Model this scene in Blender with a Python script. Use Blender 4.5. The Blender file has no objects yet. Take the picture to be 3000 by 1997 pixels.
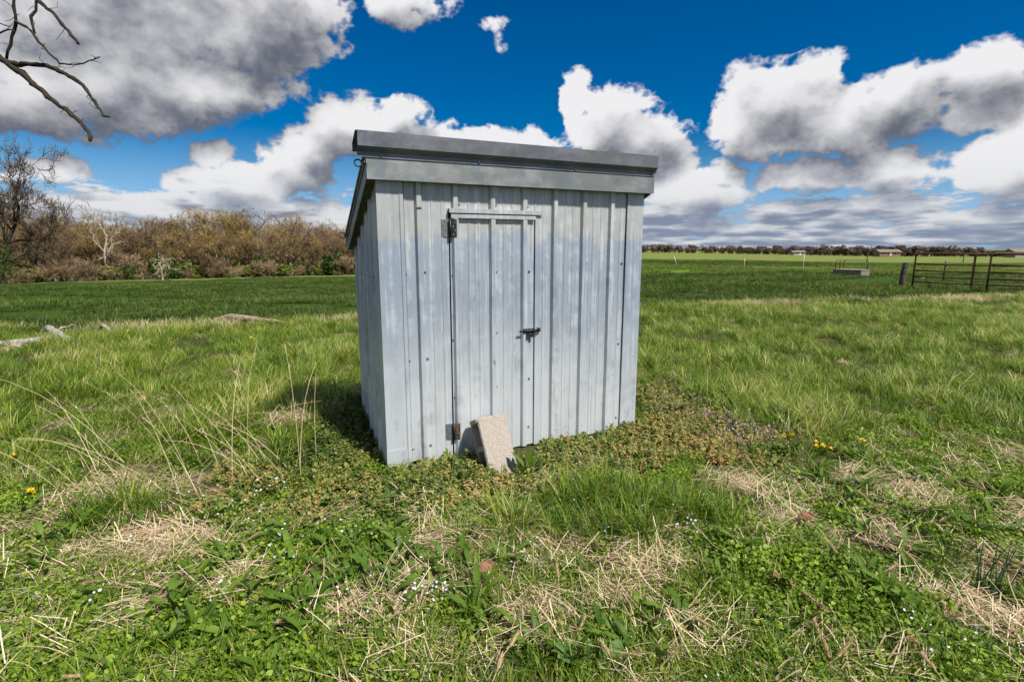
import bpy, bmesh, math, random
import numpy as np
from mathutils import Vector, Matrix, Euler

scene = bpy.context.scene
COL = scene.collection
R = math.radians

# ------------------------------------------------------------------ camera
cam_d = bpy.data.cameras.new("camera")
cam_d.sensor_width = 36.0
cam_d.lens = 18.504
cam_d.clip_start = 0.05
cam_d.clip_end = 6000.0
cam = bpy.data.objects.new("camera", cam_d)
COL.objects.link(cam)
cam.location = (0.0, 0.0, 1.4)
cam.rotation_euler = (R(90.0 - 10.02), 0.0, 0.0)
scene.camera = cam

# ------------------------------------------------------------------ node helper
class S:
    """A socket with arithmetic: every operation adds one math node."""
    def __init__(self, nt, sock):
        self.nt = nt; self.s = sock
    def _m(self, op, *others, clamp=False):
        n = self.nt.nodes.new("ShaderNodeMath"); n.operation = op; n.use_clamp = clamp
        for i, o in enumerate((self,) + others):
            if isinstance(o, S): self.nt.links.new(o.s, n.inputs[i])
            else: n.inputs[i].default_value = float(o)
        return S(self.nt, n.outputs[0])
    def __add__(self, o): return self._m("ADD", o)
    def __sub__(self, o): return self._m("SUBTRACT", o)
    def __mul__(self, o): return self._m("MULTIPLY", o)
    def __truediv__(self, o): return self._m("DIVIDE", o)
    def mad(self, a, b): return self._m("MULTIPLY_ADD", a, b)
    def sin(self): return self._m("SINE")
    def max(self, o): return self._m("MAXIMUM", o)
    def min(self, o): return self._m("MINIMUM", o)
    def smax(self, o, k): return self._m("SMOOTH_MAX", o, k)
    def abs(self): return self._m("ABSOLUTE")
    def pow(self, o): return self._m("POWER", o)
    def gt(self, o): return self._m("GREATER_THAN", o)
    def clamp01(self): return self._m("ADD", 0.0, clamp=True)
    def ramp(self, lo, hi, smooth=True):
        n = self.nt.nodes.new("ShaderNodeMapRange")
        n.interpolation_type = "SMOOTHSTEP" if smooth else "LINEAR"
        self.nt.links.new(self.s, n.inputs["Value"])
        n.inputs["From Min"].default_value = lo; n.inputs["From Max"].default_value = hi
        return S(self.nt, n.outputs["Result"])

def combine(nt, x, y, z):
    n = nt.nodes.new("ShaderNodeCombineXYZ")
    for i, v in enumerate((x, y, z)):
        if isinstance(v, S): nt.links.new(v.s, n.inputs[i])
        else: n.inputs[i].default_value = v
    return n.outputs[0]

def separate(nt, vec):
    n = nt.nodes.new("ShaderNodeSeparateXYZ"); nt.links.new(vec, n.inputs[0])
    return [S(nt, n.outputs[i]) for i in range(3)]

def noise(nt, vec, scale, detail=4, rough=0.5, dist=0.0, lac=2.0, color=False):
    n = nt.nodes.new("ShaderNodeTexNoise")
    if vec is not None: nt.links.new(vec, n.inputs["Vector"])
    n.inputs["Scale"].default_value = scale; n.inputs["Detail"].default_value = detail
    n.inputs["Roughness"].default_value = rough; n.inputs["Distortion"].default_value = dist
    n.inputs["Lacunarity"].default_value = lac
    return n.outputs["Color"] if color else S(nt, n.outputs["Fac"])

def mixc(nt, fac, a, b, blend="MIX"):
    n = nt.nodes.new("ShaderNodeMix"); n.data_type = "RGBA"; n.blend_type = blend
    if isinstance(fac, S): nt.links.new(fac.s, n.inputs[0])
    else: n.inputs[0].default_value = fac
    for i, c in ((6, a), (7, b)):
        if isinstance(c, (tuple, list)): n.inputs[i].default_value = (*c[:3], 1.0)
        else: nt.links.new(c.s if isinstance(c, S) else c, n.inputs[i])
    return n.outputs[2]

# ------------------------------------------------------------------ sky
SUN_EL = R(52.0)
SUN_DIR = Vector((0.70, -0.60, 0.0)).normalized() * math.cos(SUN_EL) + Vector((0, 0, math.sin(SUN_EL)))
SUN_ROT = math.atan2(SUN_DIR.x, SUN_DIR.y)

world = bpy.data.worlds.new("World")
scene.world = world
world.use_nodes = True
wt = world.node_tree
wt.nodes.clear()
tc = wt.nodes.new("ShaderNodeTexCoord")
dvec = tc.outputs["Generated"]
dx, dy, dz = separate(wt, dvec)
az = dx._m("ARCTAN2", dy)
el = dz._m("ARCSINE")

# cumulus heaps: azimuth, elevation, half width, height above, depth below (radians)
CLOUDS = [
 (-0.613,0.302,0.214,0.129,0.066), (-0.403,0.308,0.135,0.122,0.077), (-0.673,0.203,0.206,0.065,0.057), (-0.484,0.229,0.109,0.048,0.034),
 (-0.177,0.394,0.080,0.045,0.035), (-0.50,0.060,0.28,0.024,0.030),
 (-0.698,0.108,0.042,0.023,0.020), (-0.504,0.141,0.035,0.023,0.026), (-0.531,0.101,0.041,0.025,0.027), (-0.452,0.095,0.097,0.038,0.042), (-0.369,0.134,0.076,0.043,0.050),
 (-0.280,0.208,0.069,0.037,0.049), (-0.195,0.224,0.053,0.026,0.042), (-0.085,0.192,0.170,0.030,0.044), (0.117,0.249,0.035,0.041,0.063), (0.200,0.212,0.085,0.056,0.075), (0.262,0.158,0.040,0.035,0.045),
 (0.443,0.234,0.095,0.061,0.078), (0.535,0.195,0.09,0.045,0.06), (0.398,0.201,0.060,0.060,0.050), (0.484,0.182,0.135,0.050,0.042), (0.610,0.213,0.099,0.054,0.059), (0.690,0.227,0.055,0.037,0.044), (0.745,0.171,0.038,0.037,0.032), (0.735,0.231,0.013,0.013,0.010),
 (0.600,0.112,0.087,0.038,0.032), (0.484,0.114,0.068,0.028,0.034), (0.739,0.112,0.056,0.033,0.034), (0.70,0.175,0.05,0.03,0.03), (0.325,0.104,0.114,0.036,0.044),
 (-0.036,0.366,0.045,0.022,0.022,0.86), (-0.018,0.338,0.026,0.028,0.022,0.90), (-0.56,0.36,0.22,0.10,0.10), (-0.62,0.235,0.20,0.05,0.05), (-0.335,0.168,0.060,0.035,0.040)]

def vmath(nt, op, *ins):
    n = nt.nodes.new("ShaderNodeVectorMath"); n.operation = op
    for i, v in enumerate(ins):
        if isinstance(v, S): nt.links.new(v.s, n.inputs[i])
        elif isinstance(v, (tuple, list)): n.inputs[i].default_value = v
        else: nt.links.new(v, n.inputs[i])
    return n

wx = noise(wt, dvec, 6.0, 2, 0.55)
wz = noise(wt, vmath(wt, "ADD", dvec, (3.1, 5.7, 1.3)).outputs[0], 6.0, 2, 0.55)
azw = az + (wx - 0.5) * 0.13
elw = el + (wz - 0.5) * 0.07
front = az.abs().ramp(0.80, 1.05).max(el.ramp(0.47, 0.60))      # 0 over the pasture ahead, 1 round the rest of the sky
layer = (el.max(0.0) + 0.045)._m("LOGARITHM", 2.71828) * 4.2
ae_vec = combine(wt, azw, elw, 0.0)

def heap_field(sa, se, sl, full):
    """Cloud thickness looking slightly to the side (sa) and higher (se) than the ray."""
    acc = None
    for (ca, ce, ra, rt, rb, *thin) in (CLOUDS if full else [c for c in CLOUDS if c[2] > 0.05]):
        re = (rt + rb) * 0.5
        ce2 = ce + (rt - rb) * 0.5
        q = vmath(wt, "MULTIPLY_ADD", ae_vec, (1 / ra, 1 / re, 0), ((sa - ca) / ra, (se - ce2) / re, thin[0] ** 0.5 if thin else 0))
        v = vmath(wt, "DOT_PRODUCT", q.outputs[0], q.outputs[0])
        v = S(wt, v.outputs["Value"])
        acc = v if acc is None else acc._m("SMOOTH_MIN", v, 0.45)
    acc = acc.mad(-1.35, 1.35).max(-2.6)
    vec = combine(wt, dx + sa, dy, dz.mad(1.3, se * 1.3))
    n1 = noise(wt, vec, 6.5, 8 if full else 3, 0.62)
    acc = acc + (n1 - 0.5) * (3.6 if full else 3.0)
    if full:  # rounded cauliflower lobes along the rims
        lobes = ((noise(wt, vec, 19.0, 3, 0.6) - 0.5).abs() - 0.10) * -4.2
        acc = acc + lobes
    else: lobes = None
    # the flat field of small clouds over the horizon, and heaps of the same kind round the rest of the sky
    n2 = noise(wt, combine(wt, dx * 10.0 + sa, dy * 10.0, layer * 1.15 + sl), 1.0, 6 if full else 2, 0.60)
    low = (n2 - 0.5) * 7.5 + ((el + se * 0.4).ramp(0.165, 0.05, False).mad(3.6, -2.4)).max(front.mad(4.0, -3.8))
    return acc.smax(low, 0.2), n1, lobes

D, n_fine, lobes = heap_field(0.0, 0.0, 0.0, True)
D_up, _, _ = heap_field(-0.012, 0.045, 0.55, False)
cover = D.ramp(-0.14, 0.56)
lit = (D - lobes * 0.62 - D_up).mad(0.46, 0.50)
thick = D.ramp(0.3, 3.0)
lit = (lit - thick * 0.56 + (n_fine - 0.5) * 1.25 + lobes * 0.16).ramp(-0.05, 1.05, True)
low_sky = el.ramp(0.16, 0.02)
body = mixc(wt, lit, mixc(wt, low_sky, (0.085, 0.094, 0.122), (0.150, 0.185, 0.255)), mixc(wt, low_sky, (0.56, 0.56, 0.57), (0.47, 0.48, 0.50)))

sky = wt.nodes.new("ShaderNodeTexSky")
sky.sky_type = "NISHITA"
sky.sun_disc = False
sky.sun_elevation = SUN_EL
sky.sun_rotation = SUN_ROT
sky.altitude = 300.0
sky.air_density = 1.0
sky.dust_density = 0.3
sky.ozone_density = 2.5
hs = wt.nodes.new("ShaderNodeHueSaturation")
hs.inputs["Hue"].default_value = 0.508
hs.inputs["Saturation"].default_value = 1.7
hs.inputs["Value"].default_value = 0.52
wt.links.new(sky.outputs[0], hs.inputs["Color"])
SKY_STRENGTH = 0.10
body_n = wt.nodes.new("ShaderNodeVectorMath"); body_n.operation = "SCALE"
wt.links.new(body, body_n.inputs[0]); body_n.inputs["Scale"].default_value = 1.0 / SKY_STRENGTH
blue = mixc(wt, el.ramp(0.20, 0.0) * 0.75, hs.outputs[0], tuple(c / SKY_STRENGTH for c in (0.16, 0.34, 0.62)))
skymix = mixc(wt, cover, blue, body_n.outputs[0])
bg = wt.nodes.new("ShaderNodeBackground")
bg.inputs["Strength"].default_value = SKY_STRENGTH
wt.links.new(skymix, bg.inputs["Color"])
wo = wt.nodes.new("ShaderNodeOutputWorld")
wt.links.new(bg.outputs[0], wo.inputs["Surface"])
world.cycles.sampling_method = "NONE"

# ------------------------------------------------------------------ sun and exposure
sun_d = bpy.data.lights.new("sun", "SUN")
sun_d.energy = 5.0
sun_d.angle = R(4.0)
sun_d.color = (1.0, 0.945, 0.85)
sun = bpy.data.objects.new("sun", sun_d)
COL.objects.link(sun)
sun.rotation_euler = (-SUN_DIR).to_track_quat("-Z", "Y").to_euler()
scene.view_settings.view_transform = "Standard"
scene.view_settings.look = "None"
scene.view_settings.exposure = 0.62
scene.view_settings.gamma = 1.0
scene.view_settings.use_curve_mapping = False
scene.cycles.max_bounces = 6
scene.cycles.diffuse_bounces = 2
scene.cycles.glossy_bounces = 2
scene.cycles.transmission_bounces = 3
scene.cycles.use_denoising = True
scene.cycles.use_adaptive_sampling = True
scene.cycles.adaptive_threshold = 0.02

# ------------------------------------------------------------------ object helpers
def new_obj(name, me, parent=None, mats=()):
    o = bpy.data.objects.new(name, me)
    COL.objects.link(o)
    if parent is not None: o.parent = parent
    if me is not None:
        for m in (mats if isinstance(mats, (list, tuple)) else (mats,)):
            if m is not None and m.name not in [x.name for x in me.materials if x]: me.materials.append(m)
    return o

def tag(o, label, cat, group=None, kind=None):
    o["label"] = label; o["category"] = cat
    if group: o["group"] = group
    if kind: o["kind"] = kind
    return o

def empty(name, loc=(0, 0, 0), rz=0.0):
    o = bpy.data.objects.new(name, None)
    o.empty_display_size = 0.1
    COL.objects.link(o)
    o.location = loc; o.rotation_euler = (0, 0, rz)
    return o

def mesh_np(name, verts, faces, smooth=False, mat_idx=None):
    """Mesh from numpy arrays; faces is one array (n, k) or a list of such arrays."""
    me = bpy.data.meshes.new(name)
    verts = np.asarray(verts, np.float32).reshape(-1, 3)
    fl = faces if isinstance(faces, list) else [faces]
    fl = [np.asarray(f, np.int32) for f in fl if len(f)]
    me.vertices.add(len(verts)); me.vertices.foreach_set("co", verts.ravel())
    idx = np.concatenate([f.ravel() for f in fl]); cnt = np.concatenate([np.full(len(f), f.shape[1], np.int32) for f in fl])
    me.loops.add(len(idx)); me.loops.foreach_set("vertex_index", idx)
    me.polygons.add(len(cnt))
    me.polygons.foreach_set("loop_start", np.concatenate([[0], np.cumsum(cnt)[:-1]]).astype(np.int32))
    me.polygons.foreach_set("loop_total", cnt)
    if mat_idx is not None: me.polygons.foreach_set("material_index", np.asarray(mat_idx, np.int32))
    me.polygons.foreach_set("use_smooth", np.full(len(cnt), bool(smooth)))
    me.update(calc_edges=True)
    return me

class MB:
    """Collects boxes, tubes and polygons into one mesh."""
    def __init__(self): self.bm = bmesh.new()
    def box(self, x0, x1, y0, y1, z0, z1, mi=0, mat=None, bevel=0.0):
        M = Matrix.Translation(((x0 + x1) / 2, (y0 + y1) / 2, (z0 + z1) / 2)) @ Matrix.Diagonal((x1 - x0, y1 - y0, z1 - z0, 1))
        if mat is not None: M = mat @ M
        r = bmesh.ops.create_cube(self.bm, size=1.0, matrix=M)
        vs = r["verts"]
        fs = {f for v in vs for f in v.link_faces}
        if bevel:
            es = {e for v in vs for e in v.link_edges}
            rb = bmesh.ops.bevel(self.bm, geom=list(es), offset=bevel, segments=1, affect="EDGES")
            fs = set(rb["faces"]) | {f for v in rb["verts"] for f in v.link_faces}
        for f in fs: f.material_index = mi
        return self
    def tube(self, pts, rads, n=8, mi=0, cap=True):
        pts = [Vector(p) for p in pts]
        if not isinstance(rads, (list, tuple, np.ndarray)): rads = [rads] * len(pts)
        rings = []
        up = Vector((0.31, 0.17, 0.93)).normalized()
        for i, p in enumerate(pts):
            d = (pts[min(i + 1, len(pts) - 1)] - pts[max(i - 1, 0)])
            d = d.normalized() if d.length > 1e-9 else Vector((0, 0, 1))
            a = d.cross(up)
            if a.length < 1e-3: a = d.cross(Vector((1, 0, 0)))
            a.normalize(); b = d.cross(a)
            rings.append([self.bm.verts.new(p + (a * math.cos(2 * math.pi * k / n) + b * math.sin(2 * math.pi * k / n)) * rads[i]) for k in range(n)])
        for r0, r1 in zip(rings, rings[1:]):
            for k in range(n):
                f = self.bm.faces.new((r0[k], r0[(k + 1) % n], r1[(k + 1) % n], r1[k])); f.smooth = True; f.material_index = mi
        if cap:
            for r, rev in ((rings[0], True), (rings[-1], False)):
                f = self.bm.faces.new(r[::-1] if rev else r); f.material_index = mi
        return self
    def torus(self, M, R0, r, n=20, k=8, mi=0):
        ring = []
        for i in range(n):
            a = 2 * math.pi * i / n
            ring.append([self.bm.verts.new(M @ Vector(((R0 + r * math.cos(2 * math.pi * j / k)) * math.cos(a), (R0 + r * math.cos(2 * math.pi * j / k)) * math.sin(a), r * math.sin(2 * math.pi * j / k)))) for j in range(k)])
        for i in range(n):
            for j in range(k):
                f = self.bm.faces.new((ring[i][j], ring[(i + 1) % n][j], ring[(i + 1) % n][(j + 1) % k], ring[i][(j + 1) % k])); f.smooth = True; f.material_index = mi
        return self
    def poly(self, pts, mi=0):
        f = self.bm.faces.new([self.bm.verts.new(p) for p in pts]); f.material_index = mi
        return self
    def prism(self, outline, axis, d0, d1, mi=0, closed=True):
        """Extrude a 2-D outline; axis 'x': outline is (y,z) swept in x, and so on."""
        def pt(a, b, d): return {"x": (d, a, b), "y": (a, d, b), "z": (a, b, d)}[axis]
        r0 = [self.bm.verts.new(pt(a, b, d0)) for a, b in outline]
        r1 = [self.bm.verts.new(pt(a, b, d1)) for a, b in outline]
        n = len(outline)
        for k in range(n if closed else n - 1):
            f = self.bm.faces.new((r0[k], r0[(k + 1) % n], r1[(k + 1) % n], r1[k])); f.material_index = mi
        if closed:
            for r in (r0[::-1], r1):
                f = self.bm.faces.new(r); f.material_index = mi
        return self
    def mesh(self, name, fix=True):
        if fix: bmesh.ops.recalc_face_normals(self.bm, faces=self.bm.faces[:])
        me = bpy.data.meshes.new(name); self.bm.to_mesh(me); self.bm.free()
        return me
    def build(self, name, mats, parent=None, fix=True):
        return new_obj(name, self.mesh(name, fix), parent, mats)

# ------------------------------------------------------------------ material helpers
def mat_new(name):
    m = bpy.data.materials.new(name); m.use_nodes = True
    nt = m.node_tree
    return m, nt, nt.nodes["Principled BSDF"]

def setp(b, **kw):
    names = dict(rough="Roughness", metal="Metallic", spec="Specular IOR Level", color="Base Color")
    for k, v in kw.items():
        b.inputs[names[k]].default_value = (*v, 1.0) if k == "color" else v

def bump(nt, b, h, strength, dist):
    n = nt.nodes.new("ShaderNodeBump"); n.inputs["Strength"].default_value = strength; n.inputs["Distance"].default_value = dist
    nt.links.new(h.s if isinstance(h, S) else h, n.inputs["Height"]); nt.links.new(n.outputs[0], b.inputs["Normal"])

def pos_nodes(nt, obj=True):
    t = nt.nodes.new("ShaderNodeTexCoord")
    return t.outputs["Object"] if obj else nt.nodes.new("ShaderNodeNewGeometry").outputs["Position"]

def mapped(nt, vec, sx, sy, sz):
    n = nt.nodes.new("ShaderNodeMapping"); nt.links.new(vec, n.inputs["Vector"]); n.inputs["Scale"].default_value = (sx, sy, sz)
    return n.outputs[0]

def simple_mat(name, c1, c2, scale=8.0, rough=0.8, metal=0.0, bstr=0.0, bdist=0.01, detail=5, lo=0.35, hi=0.65, spec=0.3):
    m, nt, b = mat_new(name)
    v = pos_nodes(nt)
    n = noise(nt, v, scale, detail, 0.6)
    nt.links.new(mixc(nt, n.ramp(lo, hi), c1, c2), b.inputs["Base Color"])
    setp(b, rough=rough, metal=metal, spec=spec)
    if bstr: bump(nt, b, noise(nt, v, scale * 4, 6, 0.65), bstr, bdist)
    return m

def galvanised(name, weather=True, tint=(1, 1, 1)):
    """Old zinc coated sheet: pale where the eave keeps rain off, blue grey oxide below, whitish bloom at the foot, streaks and scuffs."""
    m, nt, b = mat_new(name)
    v = pos_nodes(nt)
    x, y, z = separate(nt, v)
    streak = noise(nt, mapped(nt, v, 26, 26, 0.9) if weather else mapped(nt, v, 5, 5, 9), 1.0, 5, 0.6)
    streak2 = noise(nt, mapped(nt, v, 7, 7, 1.6) if weather else mapped(nt, v, 4, 4, 7), 1.0, 5, 0.65)
    mott = noise(nt, v, 9.0, 6, 0.68)
    blotch = noise(nt, v, 2.3, 4, 0.6, 0.6)
    T = lambda c: tuple(a * k for a, k in zip(c, tint))
    pale, blue, bloom, dark = T((0.395, 0.412, 0.408)), T((0.295, 0.345, 0.415)), T((0.62, 0.65, 0.685)), T((0.165, 0.19, 0.23))
    if weather:
        edge = (z + (streak2 - 0.5) * 0.30 + (streak - 0.5) * 0.22 + (blotch - 0.5) * 0.45)
        col = mixc(nt, edge.ramp(1.49, 1.42), pale, blue)
        low = (z + (streak - 0.5) * 0.9 + (mott - 0.5) * 0.5 + (blotch - 0.5) * 0.9).ramp(1.15, 0.10)
        col = mixc(nt, low * 0.9, col, bloom)
    else:
        col = mixc(nt, blotch.ramp(0.4, 0.62), pale, blue)
    col = mixc(nt, (mott * 0.45 + streak * 0.55).ramp(0.47, 0.62) * 0.60, col, bloom)
    col = mixc(nt, (streak2 * 0.6 + mott * 0.4).ramp(0.51, 0.66) * 0.50, col, dark)
    if weather:
        wear = noise(nt, mapped(nt, v, 60, 60, 1.4), 1.0, 3, 0.6)
        col = mixc(nt, wear.ramp(0.57, 0.70) * 0.5, col, bloom)
        col = mixc(nt, wear.ramp(0.40, 0.28) * 0.38, col, dark)
    scuff = noise(nt, mapped(nt, v, 16, 16, 5), 1.0, 4, 0.6, 0.4)
    col = mixc(nt, scuff.ramp(0.69, 0.74) * 0.75, col, T((0.13, 0.15, 0.17)))
    nt.links.new(col, b.inputs["Base Color"])
    nt.links.new((mott * 0.30 + 0.33).s, b.inputs["Roughness"])
    setp(b, metal=0.42, spec=0.4)
    h = noise(nt, v, 3.2, 2, 0.5) * 1.0 + noise(nt, mapped(nt, v, 30, 30, 12), 1.0, 3, 0.6) * 0.05
    bump(nt, b, h, 0.18, 0.008)
    return m

M_GALV = galvanised("galvanised_sheet")
M_TRIM = galvanised("galvanised_trim", True, (0.95, 0.97, 1.0))
M_FASCIA = galvanised("galvanised_fascia", False, (0.43, 0.44, 0.43))
M_CAP = galvanised("galvanised_cap", False, (0.36, 0.36, 0.40))
M_DARKSTEEL = simple_mat("dark_steel", (0.018, 0.020, 0.024), (0.045, 0.045, 0.048), 30, 0.45, 0.6)
M_RUST = simple_mat("rusty_steel", (0.035, 0.03, 0.03), (0.16, 0.055, 0.025), 22, 0.8, 0.2, 0.4, 0.003, lo=0.42, hi=0.62)
M_SCREW = simple_mat("screw_head", (0.30, 0.31, 0.32), (0.16, 0.16, 0.16), 40, 0.5, 0.5)
M_BLACK = simple_mat("rubber_black", (0.012, 0.012, 0.013), (0.03, 0.03, 0.03), 30, 0.6)
M_SOFFIT = simple_mat("soffit_board", (0.055, 0.055, 0.045), (0.10, 0.10, 0.08), 9, 0.9)

# ------------------------------------------------------------------ terrain
def vnoise(x, y, seed=0):
    """Smooth value noise on arrays, 0..1."""
    xi = np.floor(x).astype(np.int64); yi = np.floor(y).astype(np.int64)
    fx = x - xi; fy = y - yi
    fx = fx * fx * (3 - 2 * fx); fy = fy * fy * (3 - 2 * fy)
    def h(a, b):
        k = (a * 374761393 + b * 668265263 + seed * 1442695041) & 0xFFFFFFFF
        k = ((k ^ (k >> 13)) * 1274126177) & 0xFFFFFFFF
        return ((k ^ (k >> 16)) & 0xFFFF) / 65535.0
    return (h(xi, yi) * (1 - fx) + h(xi + 1, yi) * fx) * (1 - fy) + (h(xi, yi + 1) * (1 - fx) + h(xi + 1, yi + 1) * fx) * fy

def fbm(x, y, seed=0, o=4):
    s = 0.0; a = 0.5; t = 0.0
    for k in range(o):
        s = s + a * vnoise(x * 2 ** k, y * 2 ** k, seed + k * 17); t += a; a *= 0.5
    return s / t

SHED_A = np.array([-0.7973, 3.1807])
SHED_ANG = R(24.157)
ST = np.array([math.cos(SHED_ANG), math.sin(SHED_ANG)])
SN = np.array([-ST[1], ST[0]])
SHED_W, SHED_D = 1.9175, 0.95

def height(x, y):
    x = np.asarray(x, float); y = np.asarray(y, float)
    k = x / np.maximum(y, 4.0)
    g = np.interp(k, [-1.3, -0.97, -0.3, 0.1, 0.25, 0.45, 0.69, 0.95, 1.3], [0.062, 0.060, 0.044, 0.009, 0.0055, 0.0085, 0.0128, 0.0135, 0.014])
    d = np.clip(y - 7.0, 0, None)
    run = d * d / (d + 6.0)
    run = np.where(k < 0, np.minimum(run, 150 + 0 * run), np.minimum(run, 420))
    z = -g * run
    u = (x - SHED_A[0]) * ST[0] + (y - SHED_A[1]) * ST[1]
    w = (x - SHED_A[0]) * SN[0] + (y - SHED_A[1]) * SN[1]
    near = np.exp(-(((u - 0.95) / 2.2) ** 4 + ((w - 0.2) / 1.6) ** 4))
    amp = np.clip((y + 4) / 26.0, 0.12, 1.0) * (1 - 0.8 * near)
    z = z + (fbm(x * 0.09, y * 0.09, 3, 3) - 0.5) * 0.55 * amp * np.clip((y - 4) / 20, 0, 1)
    z = z + (fbm(x * 0.75, y * 0.75, 9, 3) - 0.5) * 0.15 * (1 - 0.95 * near)
    z = z + 0.17 * np.exp(-(((u + 0.25) / 0.55) ** 2 + ((w - 1.05) / 0.55) ** 2))
    return z

def build_ground():
    s = np.linspace(-1, 1, 301)
    gx = np.sign(s) * (np.sinh(np.abs(s) * 7.2) / math.sinh(7.2)) * 2600
    s2 = np.linspace(-0.62, 1, 301)
    gy = np.sign(s2) * (np.sinh(np.abs(s2) * 7.2) / math.sinh(7.2)) * 2600 + 3.0
    X, Y = np.meshgrid(gx, gy)
    Z = height(X, Y)
    v = np.stack([X, Y, Z], -1).reshape(-1, 3)
    n, m = len(gy), len(gx)
    i = np.arange(n * m).reshape(n, m)
    f = np.stack([i[:-1, :-1], i[:-1, 1:], i[1:, 1:], i[1:, :-1]], -1).reshape(-1, 4)
    return mesh_np("ground", v, f, True)

def ground_material():
    m, nt, b = mat_new("pasture_ground")
    p = pos_nodes(nt, False)
    x, y, z = separate(nt, p)
    # near: thatch and soil between the plants
    nA = noise(nt, p, 3.0, 6, 0.65); nB = noise(nt, p, 38.0, 5, 0.7); nC = noise(nt, p, 0.8, 4, 0.55)
    near = mixc(nt, nB.ramp(0.40, 0.62), (0.028, 0.026, 0.012), (0.11, 0.085, 0.045))
    near = mixc(nt, nA.ramp(0.42, 0.60) * 0.8, near, (0.035, 0.062, 0.012))
    # pasture beyond the old fence line, cloud shade darkened into its colour
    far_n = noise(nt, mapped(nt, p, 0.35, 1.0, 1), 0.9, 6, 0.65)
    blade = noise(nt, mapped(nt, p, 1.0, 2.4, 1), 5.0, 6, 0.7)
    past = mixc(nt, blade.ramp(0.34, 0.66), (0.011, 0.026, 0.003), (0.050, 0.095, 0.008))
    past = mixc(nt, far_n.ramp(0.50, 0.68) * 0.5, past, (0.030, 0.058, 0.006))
    # successive strips of the far fields, sunlit ones painted lighter
    warp = (noise(nt, mapped(nt, p, 0.02, 0.06, 1), 1.0, 4, 0.6) - 0.5)
    yy = y + warp * y * 0.35
    side = (x / y.max(1.0)).ramp(-0.1, 0.2)
    bright = mixc(nt, blade.ramp(0.35, 0.65), (0.062, 0.125, 0.012), (0.13, 0.20, 0.026))
    f1 = yy.ramp(31, 35) * yy.ramp(58, 48) * side  # sunlit strip, painted as a lighter green
    past = mixc(nt, f1 * 0.85, past, bright)
    yel = mixc(nt, far_n.ramp(0.45, 0.62), (0.12, 0.17, 0.028), (0.19, 0.17, 0.065))
    f2 = yy.ramp(72, 100) * side
    past = mixc(nt, f2 * 0.9, past, yel)
    f3 = yy.ramp(70, 92) * (side * -1.0 + 1.0)  # lit strip in front of the woods, put into the ground colour
    past = mixc(nt, f3 * 0.9, past, mixc(nt, far_n.ramp(0.4, 0.65), (0.10, 0.15, 0.03), (0.20, 0.18, 0.08)))
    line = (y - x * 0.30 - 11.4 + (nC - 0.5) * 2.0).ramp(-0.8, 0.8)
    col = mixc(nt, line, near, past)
    nt.links.new(col, b.inputs["Base Color"])
    setp(b, rough=0.95, spec=0.1)
    bump(nt, b, nB * 0.5 + nA, 0.6, 0.05)
    return m

M_GROUND = ground_material()
ground = new_obj("ground", build_ground(), None, M_GROUND)
ground["kind"] = "structure"
tag(ground, "grassy pasture ground running back to the woods and horizon", "ground", kind="structure")

# ------------------------------------------------------------------ the metal shed
shed = empty("metal_shed", (SHED_A[0], SHED_A[1], 0.0), SHED_ANG)
tag(shed, "small galvanised corrugated metal shed with a narrow door, standing in the grass", "shed")
# local frame: x along the front wall from its near corner, y into the depth, z up; outward from the front is -y

RIBS_F = [0.022, 0.250, 0.4815, 0.732, 0.960, 1.190, 1.420, 1.650, 1.88]

def ribbed_profile(u0, u1, ribs, rib_h=0.022, side=0.012, top=0.014, minor_h=0.0030):
    """Height of the sheet above its flat, sampled where it bends."""
    pts = {}
    def put(u, h):
        if u0 < u < u1: pts[round(u, 5)] = h
    for r in ribs:
        put(r - top - side, 0.0); put(r - top, rib_h); put(r + top, rib_h); put(r + top + side, 0.0)
    for a, c in zip(ribs, ribs[1:]):
        for q in (0.36, 0.64):
            mu = a + (c - a) * q
            put(mu - 0.009, 0.0); put(mu - 0.004, minor_h); put(mu + 0.004, minor_h); put(mu + 0.009, 0.0)
    us = sorted(pts)
    def at(u):
        if not us: return 0.0
        return float(np.interp(u, us, [pts[k] for k in us]))
    full = [(u0, at(u0))] + [(u, pts[u]) for u in us] + [(u1, at(u1))]
    return full

def panel(name, u0, u1, ribs, zlo, zhi, parent, y=0.0, mat=None, axis="front", rng=None, nz=14, wob=0.0008, **kw):
    """A sheet of ribbed metal. zlo / zhi may be functions of u (cut edges)."""
    prof = ribbed_profile(u0, u1, ribs, **kw)
    rng = rng or random.Random(hash(name) & 255)
    fz0 = zlo if callable(zlo) else (lambda u: zlo)
    fz1 = zhi if callable(zhi) else (lambda u: zhi)
    V = []; F = []
    ph = rng.random() * 9
    for (u, h) in prof:
        a, c = fz0(u), fz1(u)
        for k in range(nz + 1):
            z = a + (c - a) * k / nz
            d = h + wob * math.sin(3.1 * z + 7 * u + ph) + wob * 0.7 * math.sin(7.7 * z - 11 * u + ph)
            V.append((u, y - d, z) if axis == "front" else (-(d) + y, u, z))
    n = nz + 1
    for i in range(len(prof) - 1):
        for k in range(nz):
            q = (i * n + k, (i + 1) * n + k, (i + 1) * n + k + 1, i * n + k + 1)
            F.append(q if axis == "front" else q[::-1])
    me = mesh_np(name, V, np.array(F))
    o = new_obj(name, me, parent, mat or M_GALV)
    sol = o.modifiers.new("sheet", "SOLIDIFY"); sol.thickness = 0.0012; sol.offset = -1
    return o

def roof_z(w):  # underside line of the rake, falling to the back
    return 1.787 - 0.42 * (w + 0.05)

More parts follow.
